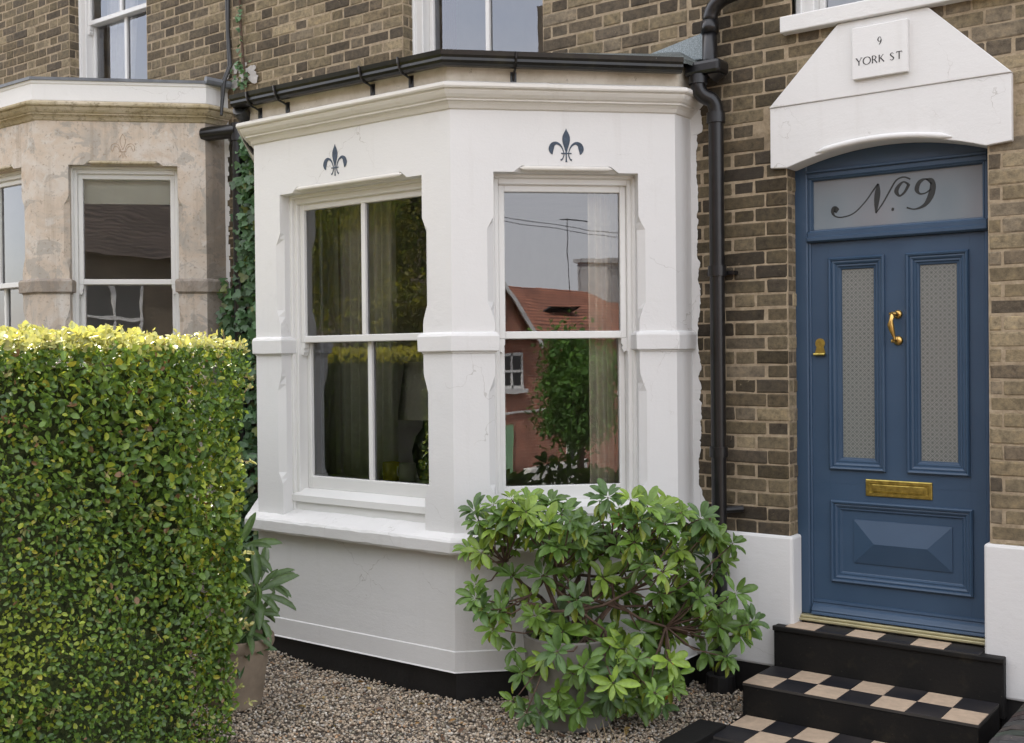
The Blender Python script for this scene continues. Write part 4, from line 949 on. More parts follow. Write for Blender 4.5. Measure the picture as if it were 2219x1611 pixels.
# ---------------------------------------------------------------- hedge
def nrm(a): return a/np.linalg.norm(a,axis=1,keepdims=True)
def hedge():
    X0h,X1h,Y0h,Y1h,Hh=-3.85,-2.60,-6.3,-2.150,1.862
    root=thing('hedge',((X0h+X1h)/2,-4.2,0),'tall clipped privet hedge with sunlit top beside the gravel','hedge','clipped hedges')
    P=[];Nn=[]
    def face(n,f,nv,dep):
        u=rng.uniform(0,1,n);v=rng.uniform(0,1,n); p=f(u,v); nvv=np.tile(nv,(n,1)).astype(float)
        lump=.02*np.sin(p[:,1]*7+p[:,2]*5)+.015*np.sin(p[:,2]*13-p[:,1]*9+p[:,0]*8)
        p=p+nvv*(lump[:,None]-(rng.exponential(.020,n).clip(0,dep)[:,None])+rng.uniform(0,.035 if nv[2]==1 else .02,(n,1))); P.append(p);Nn.append(nvv)
    ylo=-5.0
    face(30000,lambda u,v:np.stack([np.full_like(u,X1h),ylo+(Y1h-ylo)*u,Hh*v],1),(1,0,0),.12)
    face(16000,lambda u,v:np.stack([X0h+(X1h-X0h)*u,ylo+(Y1h-ylo)*v,np.full_like(u,Hh)],1),(0,0,1),.08)
    face(9000,lambda u,v:np.stack([X0h+(X1h-X0h)*u,np.full_like(u,Y1h),Hh*v],1),(0,1,0),.12)
    face(7000,lambda u,v:np.stack([np.full_like(u,X0h),ylo+(Y1h-ylo)*u,Hh*v],1),(-1,0,0),.10)
    P=np.concatenate(P);Nn=np.concatenate(Nn); N=len(P); P[:,1]-=.11*(1-P[:,2]/Hh)
    gap=np.sin(P[:,1]*11+P[:,2]*7.3)+np.sin(P[:,2]*17-P[:,1]*5.1+2)+np.sin(P[:,1]*23+P[:,2]*19); kk=~((gap>2.35)&(rng.random(N)<.5)&(P[:,2]<Hh-.05)); P=P[kk];Nn=Nn[kk];N=len(P)
    yd=rng.normal(size=(N,3))+Nn*.35+np.array([0,0,.25]); zh=Nn*1.1+np.array([0,0,.45])+rng.normal(size=(N,3))*.55
    R=axes(yd,zh); s=rng.uniform(.018,.040,N)*(1+.25*np.sin(P[:,1]*3.1+P[:,2]*2.3)); scl=np.stack([s*rng.uniform(.52,.68,N),s,s],1)
    pal=np.array([(.115,.205,.042),(.145,.245,.042),(.085,.155,.045),(.20,.30,.042),(.33,.38,.04),(.46,.43,.06),(.26,.15,.07)])
    pr=np.array([.29,.27,.15,.17,.08,.025,.015]); col=pal[rng.choice(len(pal),N,p=pr)]*rng.uniform(.75,1.2,(N,1))
    cl=np.sin(P[:,1]*4.1+P[:,2]*3.3)+np.sin(P[:,2]*6.1-P[:,1]*2.7+1)+rng.normal(0,.6,N)
    yel=cl>1.7; col[yel]=np.array((.34,.42,.06))*rng.uniform(.7,1.2,(yel.sum(),1))
    topm=P[:,2]>Hh-.025; col[topm]=col[topm]*.6+np.array((.46,.41,.20))*.75  # top leaves turned paler and golden: sunlight put into their colour
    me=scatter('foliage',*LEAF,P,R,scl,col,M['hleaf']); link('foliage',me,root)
    # twigs poking out on top and at the end
    mb=MB()
    pts=[];dirs=[];tp=[]
    for i in range(420):
        r=random.random()
        if r<.5: p=Vector((random.uniform(X0h,X1h),random.uniform(ylo,Y1h),Hh-.03)); d=Vector((random.gauss(0,.4),random.gauss(0,.4),1)).normalized()
        elif r<.72: p=Vector((random.uniform(X1h-.5,X1h),Y1h-.02,random.uniform(.2,Hh))); d=Vector((random.gauss(.2,.4),1,random.gauss(.3,.4))).normalized()
        else: p=Vector((X1h-.03,random.uniform(ylo,Y1h),random.uniform(.2,Hh))); d=Vector((.6,random.gauss(0,.6),random.gauss(.5,.5))).normalized()
        L=random.uniform(.03,.085)*(1.2 if r<.5 else .8); q=p+d*L; mb.tube([p,(p+q)/2+Vector((random.gauss(0,.004),random.gauss(0,.004),0)),q],[.0016,.0013,.0009],4)
        for k in range(5): tp.append(p.lerp(q,.35+.15*k)); dirs.append(d)
    tag(mb.build('twigs',simple('pale_twig',(.36,.24,.15),.8),root),kind='stuff')
    n=len(tp); P2=np.array([v[:] for v in tp]); D2=np.array([v[:] for v in dirs]); yd=D2*.6+rng.normal(size=(n,3))*.7
    R=axes(yd,rng.normal(size=(n,3))+np.array([.3,0,.8])); s=rng.uniform(.018,.034,n); scl=np.stack([s*.55,s,s],1); col=np.array((.42,.42,.16))*rng.uniform(.7,1.3,(n,1))
    link('young_leaves',scatter('young_leaves',*LEAF,P2,R,scl,col,M['hleaf']),root)
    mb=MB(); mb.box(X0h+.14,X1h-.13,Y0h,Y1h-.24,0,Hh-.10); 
    t=NT('shaded_hedge_depth'); mb.build('shade_core',t.P(base=t.ramp(t.noise(40,5,.7),[(.35,(.02,.03,.010)),(.55,(.06,.08,.025)),(.75,(.12,.10,.05))]),rough=1,normal=t.bump(t.noise(40),1,.02)),root)  # solid box whose dark colour stands in for shade inside the hedge
hedge()

# ---------------------------------------------------------------- rhododendron
ZC=[(185,190),(210,250),(305,150),(350,215),(415,120),(395,260),(450,235),(510,120),(500,200),(560,130),(600,200),(665,150),(640,270),(730,215),(780,250),(830,275),(700,330),(550,290),(480,330),(400,320),(310,300),(250,330),(160,430),(230,440),(300,390),
(430,590),(610,600),(860,405),(700,410),(640,390),(760,360),(880,330),(930,280),
(1010,110),(1150,120),(1080,170),(1195,250),(1305,190),(1350,270),(1250,160),(1400,160),(1460,200),(1520,260),(1580,240),(1440,340),(1600,360),(1640,300),(1770,380),(1715,490),(1540,330),(1260,300),(1130,320),(1090,230),
(1115,480),(1215,515),(970,600),(1000,400),(940,470),(1060,400),(1300,430),(1350,560),(1470,540),(1560,600),(1020,650),(1650,560),(1430,440),(1390,650),(1170,380),(1330,360),(1520,450),(1240,420),
(205,720),(190,640),(350,800),(310,905),(240,790),(440,1030),(560,820),(640,860),(730,920),(800,990),(570,920),(410,730),
(820,740),(920,1065),(1040,940),(880,900),(1100,1040),(1255,850),(1425,865),(1160,800),(1340,800),(1500,760),(1580,720),(1650,740),(1690,890),(1730,1080),(1780,700),(1870,890),(1820,960),(1900,870),(1600,830),(1750,830),(1300,960),(1520,870),(1200,930),(1400,960),
(580,1145),(620,1090),(1075,1160),(1440,1190),(1290,1130),(1300,1300),(1350,1370),(1410,1270),(1140,1320),(940,1350),(855,1330),(710,1390),(590,1420),(515,1430),(1020,1310),(660,1330),(1200,1250),(1380,1110),(1000,1180),(700,1050),(860,1150),(440,1350),(1180,1090),(960,1000),(680,1000),(1250,1200),(780,1180),(900,1240),(1040,1240),(820,1400),(960,1420),(620,1230),(700,1300),(900,1130),(760,1100),(1100,1330),(1180,1370)]
def whorls(name,centers,axis,lenr,wr,nleaf,pal,prob,mat,parent,droop=.35,yellow=None,old=0):
    P=[];Y=[];Zh=[];S=[];Cc=[]
    for c,ax in zip(centers,axis):
        ax=ax.normalized(); e1=ax.orthogonal().normalized(); e2=ax.cross(e1); n=random.randint(*nleaf); ph=random.random()*6; ws=random.uniform(.68,1.15); base=np.array(pal[rng.choice(len(pal),p=prob)])*random.uniform(.8,1.2)
        for k in range(n):
            a=ph+2*PI*k/n+random.gauss(0,.18); r=e1*math.cos(a)+e2*math.sin(a); up=random.uniform(.05,.6) if k%3 else random.uniform(.6,1.2)
            y=(r+ax*up*.8+Vector((0,0,-droop*random.uniform(.3,1.2)))).normalized()
            P.append((c+y*.006)[:]); Y.append(y[:]); Zh.append((ax+Vector((0,0,.35))-r*.1)[:]); L=ws*random.uniform(*lenr)*(.75 if up>.6 else 1); S.append((L*random.uniform(*wr),L,L)); Cc.append(base*random.uniform(.85,1.15))
        for k in range(random.randint(0,old)):
            a=random.random()*6; r=e1*math.cos(a)+e2*math.sin(a); y=(r*.55+Vector((0,0,-1))).normalized(); P.append((c-ax*.015)[:]); Y.append(y[:]); Zh.append((r+ax*.3)[:]); L=random.uniform(*lenr); S.append((L*random.uniform(*wr),L,L)); Cc.append(np.array((.28,.34,.05) if random.random()<.5 else (.14,.22,.05))*random.uniform(.8,1.3))
    P=np.array(P);Y=np.array(Y);Zh=np.array(Zh)+rng.normal(0,.12,(len(P),3));S=np.array(S);Cc=np.array(Cc)
    if yellow is not None: Cc[rng.choice(len(P),yellow,replace=False)]=np.array((.55,.20,.02))
    return link(name,scatter(name,*RLEAF,P,axes(Y,Zh),S,Cc,mat),parent)
def rhodo():
    pc=Vector((-1.64,-.945,0))
    root=thing('rhododendron',(pc.x,pc.y,.38),'large spreading rhododendron shrub with pale green leaves in front of the bay','shrub')
    cs=[];ax=[]; heart=pc+Vector((.05,.0,.55)); vc=(CAM-pc); vc.z=0; vc.normalize()
    for zx,zy in ZC:
        px,py=960+zx/2.822+random.gauss(0,2),1040+zy/2.822+random.gauss(0,2)
        edge=abs(px-1330)/330; t=5.42-random.uniform(-.12,.34)*(1-.5*edge)+.12*edge
        if zy>1000: t-=.12
        p=dpt(px,py,t)
        # stay in front of the angled bay wall
        sd=((p.x-B_[0])*S2-(p.y-B_[1])*S2)
        if sd<.09: p=p+Vector((S2,-S2,0))*(.09-sd)
        if p.z<.05: p.z=.05
        cs.append(p); o=(p-heart).normalized(); ax.append(o*.45+Vector((0,0,.5))+vc*.75+Vector((random.gauss(0,.2),random.gauss(0,.2),random.gauss(0,.15))))
        if random.random()<.5:
            q=p-o*random.uniform(.06,.14)+Vector((random.gauss(0,.05),.06,random.gauss(0,.05))); cs.append(q); ax.append(ax[-1]+Vector((random.gauss(0,.3),0,random.gauss(0,.3))))
    pal=[(.105,.190,.038),(.145,.245,.040),(.075,.140,.040),(.20,.30,.045)]
    whorls('leaves',cs,ax,(.070,.112),(.34,.41),(8,12),pal,[.35,.3,.2,.15],M['rleaf'],root,.28,6,4)
    # branches: grow from the pot to whorls through shared forks
    mb=MB(); base=pc+Vector((0,0,.40)); forks=[]
    for a in range(9):
        an=a*2*PI/9+.3; d=Vector((math.cos(an)*.9,math.sin(an)*.55,0)); f=base+d*random.uniform(.12,.3)+Vector((0,0,random.uniform(.12,.35))); forks.append(f)
        mb.tube([base+d*.03-Vector((0,0,.1)),base.lerp(f,.5)+Vector((0,0,-.02)),f],[.013,.011,.009],6)
    forks2=[]
    for f in forks:
        for k in range(3):
            tgt=random.choice(cs); g=f.lerp(tgt,.45)+Vector((random.gauss(0,.03),random.gauss(0,.03),random.gauss(0,.03))); mb.tube([f,f.lerp(g,.5)+Vector((0,0,-.02)),g],[.009,.0075,.006],5); forks2.append(g)
    allf=forks+forks2
    for c in cs:
        f=min(allf,key=lambda q:(q-c).length+(.3 if q.z>c.z+.1 else 0)); mid=f.lerp(c,.5)+Vector((random.gauss(0,.012),random.gauss(0,.012),-.03)); mb.tube([f,mid,c],[.005,.004,.003],5)
    mb.build('branches',M['bark'],root,smooth=True)
    # pot
    mb=MB(); mb.lathe(pc,[(.001,.0),(.195,.0),(.203,.02),(.222,.20),(.236,.40),(.240,.43),(.225,.435),(.215,.42),(.205,.38)],36)
    o=mb.build('plant_pot',M['conc'],smooth=True,origin=pc); o.modifiers.new('s','EDGE_SPLIT').split_angle=math.radians(50); tag(o,'big grey concrete pot holding the spreading rhododendron','pot','plant pots on the gravel')
    mb=MB(); mb.lathe(pc,[(.001,.405),(.2,.395),(.212,.39)],24,jit=.01); mb.build('soil',M['soil'],o)
rhodo()
# left pot
def leftpot():
    c=dpt(508,1500,5.78); c.z=gz(c.x,0)
    mb=MB(); mb.lathe(c,[(.001,.0),(.135,.0),(.142,.02),(.175,.26),(.182,.30),(.200,.305),(.207,.32),(.207,.355),(.200,.362),(.185,.355),(.175,.30)],36)
    o=mb.build('plant_pot',M['clay'],smooth=True,origin=c); o.modifiers.new('s','EDGE_SPLIT').split_angle=math.radians(35); tag(o,'round brown clay pot half hidden by the hedge','pot','plant pots on the gravel')
    mb=MB(); mb.lathe(c,[(.001,.30),(.176,.295)],20); mb.build('soil',M['soil'],o)
    root=thing('potted_shrub',(c.x,c.y,c.z+.3),'dark leaved shrub with long glossy leaves in the clay pot','shrub')
    cs=[];ax=[]; mb=MB()
    for px,py,dt in ((556,1285,0),(530,1225,.1),(515,1300,.05),(555,1330,-.05),(510,1370,.0),(566,1262,.15),(500,1240,.05),(525,1405,-.08),(520,1185,.1),(535,1370,-.1)):
        p=dpt(px,py,5.78+dt); cs.append(p); ax.append(Vector((.6,-.2,.55))+Vector((random.gauss(0,.25),random.gauss(0,.25),random.gauss(0,.2)))); mb.tube([c+Vector((0,0,.28)),c.lerp(p,.5)+Vector((0,0,.18)),p],[.008,.006,.004],6)
    mb.build('stems',simple('green_stem',(.16,.17,.05),.6),root)
    whorls('leaves',cs,ax,(.16,.23),(.19,.25),(9,12),[(.085,.15,.065),(.11,.18,.065)],[.6,.4],M['rleaf'],root,.35)
leftpot()
# ---------------------------------------------------------------- ivy
def ivy():
    root=thing('ivy',(-4.9,-.05,.1),'dark green ivy climbing beside the pipe between the two bays','climber')
    tv=[(0,0,0),(-.42,.05,.02),(-.55,.40,.06),(-.28,.48,.03),(-.22,.80,.03),(0,1.0,-.04),(.22,.80,.03),(.28,.48,.03),(.55,.40,.06),(.42,.05,.02),(0,.42,-.03)]
    tf=[(0,10,1),(1,10,2),(2,10,3),(3,10,4),(4,10,5),(5,10,6),(6,10,7),(7,10,8),(8,10,9),(9,10,0)]
    P=[]
    for i in range(1500):
        py=random.uniform(290,1250); w=(505+random.random()*60) if py<600 else (478+random.random()*90); px=w
        if py<600: px=max(px,555-34*random.random()**.7 if random.random()<.8 else px)
        y=-.06-random.random()*.12; p=ypl(px,py,y); P.append(p[:])
    for i in range(60):
        z=random.uniform(3.80,4.02) if i<24 else random.uniform(3.8,4.5); P.append((-5.17+random.gauss(0,.05 if i<24 else .02),-.04,z))
    P=np.array(P);N=len(P); yd=rng.normal(size=(N,3))*.5+np.array([.1,-.25,-.8]); zh=np.array([.5,-.75,.3])+rng.normal(size=(N,3))*.35
    s=rng.uniform(.045,.08,N); s[-60:]*=.5; col=np.array((.07,.14,.06))*rng.uniform(.6,1.6,(N,1)); col[rng.random(N)<.06]=(.14,.17,.05)
    link('leaves',scatter('leaves',tv,tf,P,axes(yd,zh),np.stack([s,s,s],1),col,M['ileaf']),root)
    mb=MB()
    for i in range(14):
        x=random.uniform(-5.1,-4.75); mb.tube([(x+.05*math.sin(z*3+i),-.03,z) for z in [.3+.3*k for k in range(11)]],.006,5)
    mb.tube([(-5.13,-.02,3.82),(-5.16,-.02,4.1),(-5.18,-.02,4.3),(-5.19,-.02,4.9)],.010,6)
    mb.build('stems',M['bark'],root)
ivy()
mb=MB(); 
for o in (0,.022): mb.tube([(-5.34+o,-.02,5.4),(-5.335+o,-.02,4.5),(-5.33+o*.5,-.02,4.25),(-5.31+o,-.025,4.0),(-5.295+o,-.10,3.86),(-5.25,-.15,3.6)],.011,6)
tag(mb.build('cable',M['cable']),'black twin cable clipped down the brickwork between the houses','cable')

def fallen():
    n=70; P=np.stack([rng.uniform(-3.0,-1.0,n),rng.uniform(-1.9,-.5,n),np.full(n,.016)],1)
    keep=((P[:,0]+2.303)-(P[:,1]+1.04)>.12)|(P[:,1]<-1.1); P=P[keep]; n=len(P)
    yd=rng.normal(size=(n,3))*np.array([1,1,.15]); zh=rng.normal(size=(n,3))*.35+np.array([0,0,1]); q=rng.uniform(.02,.06,n)
    col=np.array([(.22,.11,.05),(.32,.18,.07),(.14,.08,.05),(.38,.26,.10)])[rng.integers(0,4,n)]
    tag(link('fallen_leaves',scatter('fallen_leaves',*RLEAF,P,axes(yd,zh),np.stack([q*.45,q,q],1),col,M['ileaf']),origin=(-2,-1.3,0)),kind='stuff')
fallen()
# ---------------------------------------------------------------- dry stalks by the pot
st_=thing('dry_grass',(-1.4,-1.35,0),'thin tuft of dry straw coloured stalks in the gravel','grass'); mb=MB()
for px,py,tx,ty in ((1300,1615,1270,1575),(1308,1615,1290,1570),(1318,1615,1305,1560),(1345,1615,1318,1565),(1354,1610,1353,1585),(1362,1612,1360,1598),(1330,1618,1322,1590),(1338,1620,1346,1590)):
    a=dpt(px,py+25,5.0); b=dpt(tx,ty,5.0); a.z=max(0,a.z*0); mb.tube([a,a.lerp(b,.5)+Vector((.004,0,.004)),b],[.0018,.0014,.0008],4)
mb.build('stalks',simple('straw',(.42,.33,.19),.8),st_)

# ---------------------------------------------------------------- things indoors
curtain('curtain',((-3.57,-.60),(-3.12,-.585)),.62,2.9,M['curt'],'sage grey pleated curtain at the left of the front bay window',.026,7)
a=TC(.79,.30,0);b=TC(1.04,.34,0)
curtain('curtain',((a[0],a[1]),(b[0],b[1])),.62,2.9,M['curtc'],'cream curtain at the right edge of the angled bay window',.018,5,.3)
a=ypl(748,700,-.74)
curtain('curtain',((-3.78,-.58),(-3.59,-.60)),.62,2.9,M['curtw'],'pale narrow net curtain beside the sage one in the front bay window',.014,3)
curtain('curtain',((-3.47,.30),(-3.36,.30)),3.4,5.2,M['curtm'],'maroon curtain in the window above the painted bay',.012,3)
curtain('curtain',((-7.42,.33),(-7.05,.33)),3.9,5.6,M['curtw'],'grey white curtain in the window above the bare stone bay',.022,4,-.9)
lamp=thing('table_lamp',(-3.10,-.35,1.0),'table lamp with grey drum shade behind the front bay window','lamp')
mb=MB(); mb.lathe((-3.10,-.35,0),[(.172,1.415),(.126,1.765),(.122,1.765),(.168,1.415)],36); mb.build('lamp_shade',M['shade'],lamp,smooth=True)
mb=MB(); mb.lathe((-3.10,-.35,1.0),[(.001,0),(.08,0),(.085,.015),(.04,.04),(.075,.14),(.085,.22),(.06,.31),(.02,.36),(.012,.45),(.001,.5)],24); mb.build('lamp_base',M['lampb'],lamp,smooth=True)
tb=thing('side_table',(-3.0,-.3,.45),'small dark wooden table under the lamp inside the bay','table')
mb=MB(); mb.box(-3.35,-2.65,-.58,-.05,.97,1.0); mb.build('table_top',M['wood'],tb,bevel=.004)
for x in(-3.31,-2.69):
    for y in(-.54,-.09): q=MB(); q.box(x-.02,x+.02,y-.02,y+.02,.45,.97); q.build('leg',M['wood'],tb)
def mug(name,c,r,h,mat,label,hs):
    root=MB(); root.lathe(c,[(.001,0),(r*.92,0),(r,.006),(r,h),(r-.004,h+.002),(r-.006,h),(r-.006,.01),(.001,.01)],24); o=root.build('mug',mat,smooth=True,origin=c); tag(o,label,'mug','mugs on the window ledge')
    hb=MB(); hb.tube([Vector(c)+Vector((hs*(r-.003),0,h*.85)),Vector(c)+Vector((hs*(r+.025),0,h*.8)),Vector(c)+Vector((hs*(r+.030),0,h*.5)),Vector(c)+Vector((hs*(r+.020),0,h*.25)),Vector(c)+Vector((hs*(r-.003),0,h*.18))],.006,8); hb.build('handle',mat,o,smooth=True)
mug('mug',(-3.055,-.71,1.075),.050,.105,M['yel'],'yellow glazed mug on the ledge behind the front bay window',1)
mug('mug',(-2.925,-.71,1.075),.050,.105,M['mug'],'pale green mug beside the lamp behind the front bay window',-1)
mb=MB(); TCn=frame(B_[0]+DX,B_[1],S2,S2); mb.tbox(TCn,.24,.99,.22,.232,2.50+DZ,2.9+DZ); tag(mb.build('window_blind',M['blind']),'half lowered pale blind in the angled window of the bare stone bay','blind')

# ---------------------------------------------------------------- across the street (seen in the panes)
def m_tiles(name,c):
    t=NT(name); wv=t.n('TexWave',Scale=3.2,Distortion=.6); wv.bands_direction='Z'; t.set(wv.inputs['Vector'],t.tc)
    n=t.noise(1.2,5,.6); a=t.ramp(wv.outputs[0],[(.15,tuple(q*.45 for q in c)),(.45,c),(1,tuple(q*1.25 for q in c))])
    return t.P(base=t.mix(1,a,t.ramp(n,[(.3,(.6,.6,.6)),(.7,(1.3,1.3,1.3))]),'MULTIPLY'),rough=.8)
def far_house(x0,x1,y0,y1,zb,eave,ridge,mat,roofm,label,wins,chim=None,gable=None):
    r=thing('terraced_house',((x0+x1)/2,(y0+y1)/2,zb),label,'house','houses across the street')
    mb=MB(); mb.box(x0,x1,y1,y0,zb-1,eave); mb.add([(x0,y0,eave),(x0,y1,eave),(x0,(y0+y1)/2,ridge),(x1,y0,eave),(x1,y1,eave),(x1,(y0+y1)/2,ridge)],[(0,1,2),(3,5,4)]); mb.build('wall',mat,r)
    mb=MB(); ym=(y0+y1)/2; o=.25; k=(ridge-eave)/abs(y0-ym)
    mb.quad((x0-.1,y0+o,eave-k*o+.02),(x1+.1,y0+o,eave-k*o+.02),(x1+.1,ym,ridge+.02),(x0-.1,ym,ridge+.02)); mb.quad((x0-.1,y1-o,eave-k*o+.02),(x1+.1,y1-o,eave-k*o+.02),(x1+.1,ym,ridge+.02),(x0-.1,ym,ridge+.02)); R_=mb.build('roof',roofm,r)
    if chim:
        mb=MB(); 
        for c in chim: mb.box(c,c+.9,ym-.4,ym+.3,ridge-.6,ridge+1.1)
        mb.build('chimney',mat,R_)
    for (a,b,c,d) in wins:
        mb=MB(); yy=y0+.02; ring(mb,lambda u,dd,z:(u,yy-dd,z),a,b,c,d,[(0,.02),(0,-.03),(.07,-.03),(.07,.01)]); mb.box((a+b)/2-.03,(a+b)/2+.03,yy,yy+.03,c,d); mb.box(a,b,yy,yy+.035,(c+d)/2-.03,(c+d)/2+.03); mb.box(a-.08,b+.08,yy,yy+.10,c-.12,c)
        w=mb.build('window',M['frame'],r); g=MB(); g.quad((a,yy+.005,c),(b,yy+.005,c),(b,yy+.005,d),(a,yy+.005,d)); g.build('pane',simple('dark_far_pane',(.03,.035,.04),.1),w)
    if gable:
        a,b,zt=gable; mb=MB(); m_=(a+b)/2
        mb.add([(a,y0+.12,eave-.1),(b,y0+.12,eave-.1),(m_,y0+.12,zt)],[(0,1,2)]); mb.build('gable_wall',mat,r)
        mb=MB(); mb.quad((a-.1,y0+.3,eave-.2),(m_,y0+.3,zt+.05),(m_,y0-2.5,zt+.05),(a-.1,y0-2.5,eave-.2)); mb.quad((b+.1,y0+.3,eave-.2),(m_,y0+.3,zt+.05),(m_,y0-2.5,zt+.05),(b+.1,y0-2.5,eave-.2)); mb.build('gable_roof',roofm,r)
        for p,q in (((a-.12,eave-.2),(m_,zt+.08)),((b+.12,eave-.2),(m_,zt+.08))):
            mb=MB(); mb.add([(p[0],y0+.31,p[1]-.18),(q[0],y0+.31,q[1]-.2),(q[0],y0+.31,q[1]),(p[0],y0+.31,p[1]),(p[0],y0+.27,p[1]-.18),(q[0],y0+.27,q[1]-.2),(q[0],y0+.27,q[1]),(p[0],y0+.27,p[1])],[(0,1,2,3),(7,6,5,4),(0,4,5,1),(3,2,6,7)]); mb.build('bargeboard',M['frame'],r)
    return r
red_t=m_tiles('red_clay_tiles',(.27,.105,.062)); brown_t=m_tiles('brown_clay_tiles',(.055,.040,.034)) if 1 else simple('x',(.10,.065,.05),.85,.25,6,.5,12)
far_house(12.4,30,-14.2,-20,-3.2,2.35,3.9,M['redbrick'],red_t,'red brick house downhill across the street with white gabled dormer',[(15.4,16.25,.95,1.9),(18.3,19.2,.75,1.65),(18.3,19.2,-1.9,-.5),(21,22,.75,1.65),(25,26,.75,1.65)],None,(13.4,16.7,3.75))
far_house(9.4,12.2,-14.2,-21,-2.4,4.3,7.0,M['redbrick'],brown_t,'narrow red brick house across the street',[(10.2,11.2,2.2,3.6),(10.2,11.2,-.9,.9)],None)
far_house(-2.2,9.2,-14.2,-21,-2.0,4.2,7.2,M['btex'],brown_t,'long dark brick house across the street with brown tiled roof',[(-1.4,.1,1.9,3.5),(2.2,3.7,1.9,3.5),(5.6,7.1,1.9,3.5),(2.0,3.9,-.8,1.1),(5.6,7.4,-.8,1.1)],[4.4])
far_house(-8.6,-2.4,-14.2,-21,-1,5.6,8.4,M['redbrick'],brown_t,'red brick house uphill from the long dark one',[(-7,-5.8,3.3,4.8),(-5,-3.8,3.3,4.8),(-7.2,-5.6,.2,2.0)],[-6])
far_house(-22,-8.8,-14.2,-21,0,6.8,9.6,M['btex'],brown_t,'dark brick house farthest uphill across the street',[(-18,-16.8,4.3,5.8),(-13,-11.8,4.3,5.8),(-13,-11.6,1.2,3.0)],[-15])
fh=[o for o in COL.objects if o.name.startswith('terraced_house')][0]
mb=MB(); mb.box(23.9,25.6,-17.5,-16.3,3.2,5.0); mb.box(23.8,25.7,-17.6,-16.2,4.85,4.98); mb.build('chimney',simple('pale_render_stack',(.36,.36,.36),.9,.15,4),fh)
mb=MB(); ring(mb,lambda u,d,z:(u,-15.6+d+(z-3.05)*1.87,z),19.2,20.6,2.75,3.25,[(0,.0),(0,-.1),(.10,-.1),(.10,.0)],0,True); mb.build('roof_window',simple('dark_roof_window',(.05,.06,.07),.15),fh)
mb=MB(); bar(mb,TW,15.3,15.8,-14.14,-14.3,-1.7,.05); mb.build('door',simple('mint_green_door',(.25,.45,.25),.5),fh)
mb=MB(); mb.box(15.3,19.0,-14.15,-14.19,.35,.40); mb.build('string_course',M['frame'],fh)
mb=MB(); mb.box(15.9,18.6,-13.9,-13.65,-3.0,-1.05); tag(mb.build('garden_wall',M['frame'],bevel=.03),'white painted low wall before the downhill red house','wall','low garden walls')
ar=thing('tv_aerial',(14.9,-17,3.9),'thin television aerial above the downhill red roof','aerial','television aerials'); mb=MB(); mb.tube([(15.2,-17,3.6),(15.2,-17,5.7)],.013,6)
for k in range(6): mb.tube([(14.7,-17.15,4.4+.22*k),(15.8,-16.85,4.4+.22*k)],.014,5)
mb.build('mast',M['cable'],ar)
ar=thing('tv_aerial',(22.5,-17,3.9),'thin television aerial beside the pale chimney','aerial','television aerials'); mb=MB(); mb.tube([(22.6,-17,3.4),(22.6,-17,6.2)],.012,6); mb.tube([(22.4,-17.1,6.15),(23.5,-16.8,6.15)],.02,5); mb.build('mast',M['cable'],ar)
for z,l in ((5.05,'lower telephone wire sagging over the street'),(5.15,'upper telephone wire sagging over the street')):
    mb=MB(); mb.tube([(4+2.4*k,-13.4+.02*k,z+.012*(k-5)**2) for k in range(12)],.009,5); tag(mb.build('telephone_wire',M['cable']),l,'wire','telephone wires')
def tree(x,y,zb,h,r,n,cols,label,name='garden_tree',ls=.09,squash=1.,trunk=True,gr='trees reflected in the panes'):
    root=thing(name,(x,y,zb),label,'tree',gr); P=[]
    cl=[(rng.normal(0,.42,3).clip(-.62,.62)*np.array([r,r,h*.30*squash])+np.array([x,y,zb+h*.60])) for _ in range(26)]
    per=n//len(cl)
    for c in cl: P.append(c+rng.normal(0,r*.22,(per,3)))
    P=np.concatenate(P); N=len(P); P[:,2]=np.maximum(P[:,2],zb+.1)
    yd=rng.normal(size=(N,3)); zh=rng.normal(size=(N,3))*.7+np.array([0,0,1]); s=rng.uniform(ls*.6,ls*1.3,N)
    col=np.array(cols)[rng.integers(0,len(cols),N)]*rng.uniform(.7,1.3,(N,1)); link('crown',scatter('crown',*LEAF,P,axes(yd,zh),np.stack([s*.5,s,s],1),col,M['tleaf']),root)
    mb=MB(); mb.tube([(x,y,zb-.3),(x+.04,y,zb+h*.3),(x-.05,y+.05,zb+h*.6)],[.10,.07,.04],8)
    for c in cl[:10]: mb.tube([(x,y,zb+h*.3),tuple(c)],[.03,.01],5)
    mb.build('trunk',M['bark'],root)
tree(10.75,-8.75,-1.4,4.4,.95,12000,[(.09,.19,.05),(.12,.24,.05),(.08,.16,.05)],'leafy green tree downhill by the pavement',ls=.11)
tree(-8.3,-6.0,.5,4.2,1.1,8000,[(.16,.17,.04),(.20,.18,.04),(.06,.09,.03)],'golden green conifer in the neighbouring front garden',ls=.06)
tree(-10.6,-7.5,.8,5.5,1.5,8000,[(.05,.08,.03),(.08,.11,.03)],'tall dark evergreen in the neighbouring front garden',ls=.12)
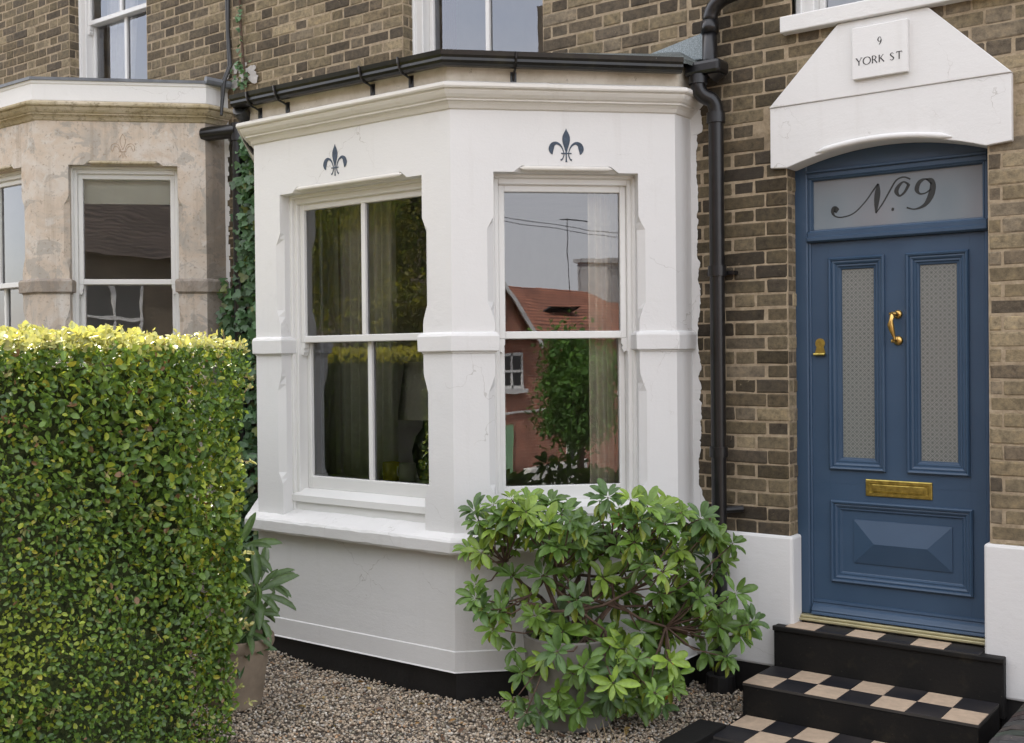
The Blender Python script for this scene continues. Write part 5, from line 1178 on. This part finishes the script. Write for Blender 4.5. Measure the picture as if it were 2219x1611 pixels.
def side_hedge():
    x0,x1,y0,y1,z0,h=-7.6,-3.95,-3.5,-2.55,.2,1.60
    root=thing('hedge',((x0+x1)/2,(y0+y1)/2,z0),'dark clipped hedge across the neighbouring garden, seen in the front bay panes','hedge','clipped hedges'); n=16000
    u=rng.uniform(0,1,(n,3)); f=rng.random(n); P=np.array([x0,y0,z0])+u*np.array([x1-x0,y1-y0,h]); N_=np.zeros((n,3))
    a=f<.5; P[a,1]=y1; N_[a,1]=1; b=(f>=.5)&(f<.85); P[b,2]=z0+h; N_[b,2]=1; c=f>=.85; P[c,0]=x1; N_[c,0]=1
    P+=N_*rng.uniform(-.04,.06,(n,1)); yd=rng.normal(size=(n,3))+N_*.4; zh=N_+rng.normal(size=(n,3))*.5; q=rng.uniform(.03,.05,n)
    col=np.array((.03,.05,.018))*rng.uniform(.7,1.4,(n,1)); col[b]=np.array((.40,.36,.08))*rng.uniform(.7,1.2,(b.sum(),1))  # shade put into the side leaf colour, sunlight into the golden top
    link('foliage',scatter('foliage',*LEAF,P,axes(yd,zh),np.stack([q*.6,q,q],1),col,M['tleaf']),root)
    mb=MB(); mb.box(x0+.05,x1-.05,y0+.05,y1-.05,z0-.3,z0+h-.05); mb.build('shade_core',bpy.data.materials['shaded_hedge_depth'],root)  # plain box again, painted dark as the shade between leaves
side_hedge()
tree(-6.6,-5.4,.3,2.6,.8,6000,[(.18,.17,.04),(.09,.11,.03)],'low golden shrub behind the hedge',name='garden_shrub',ls=.08,gr='trees reflected in the panes')
tree(-12.6,-10.5,1.0,6.5,2.0,8000,[(.03,.045,.02),(.04,.06,.02)],'broad dark tree by the uphill pavement',ls=.14)
# front garden wall towards the pavement (behind the camera)
for i,(x0,x1) in enumerate(((-9.5,-5.2),(-5.1,-1.2),(.6,5),(5.2,12))):
    o=MB(); z=gz((x0+x1)/2,0); o.box(x0,x1,-6.62,-6.4,z-.8,z+.75); tag(o.build('garden_wall',M['btex'],bevel=.01),['low brick wall fronting the neighbouring garden','low brick wall between the gravel garden and the pavement','low brick wall right of the garden gateway','low brick wall of the next garden downhill'][i],'wall','low garden walls')
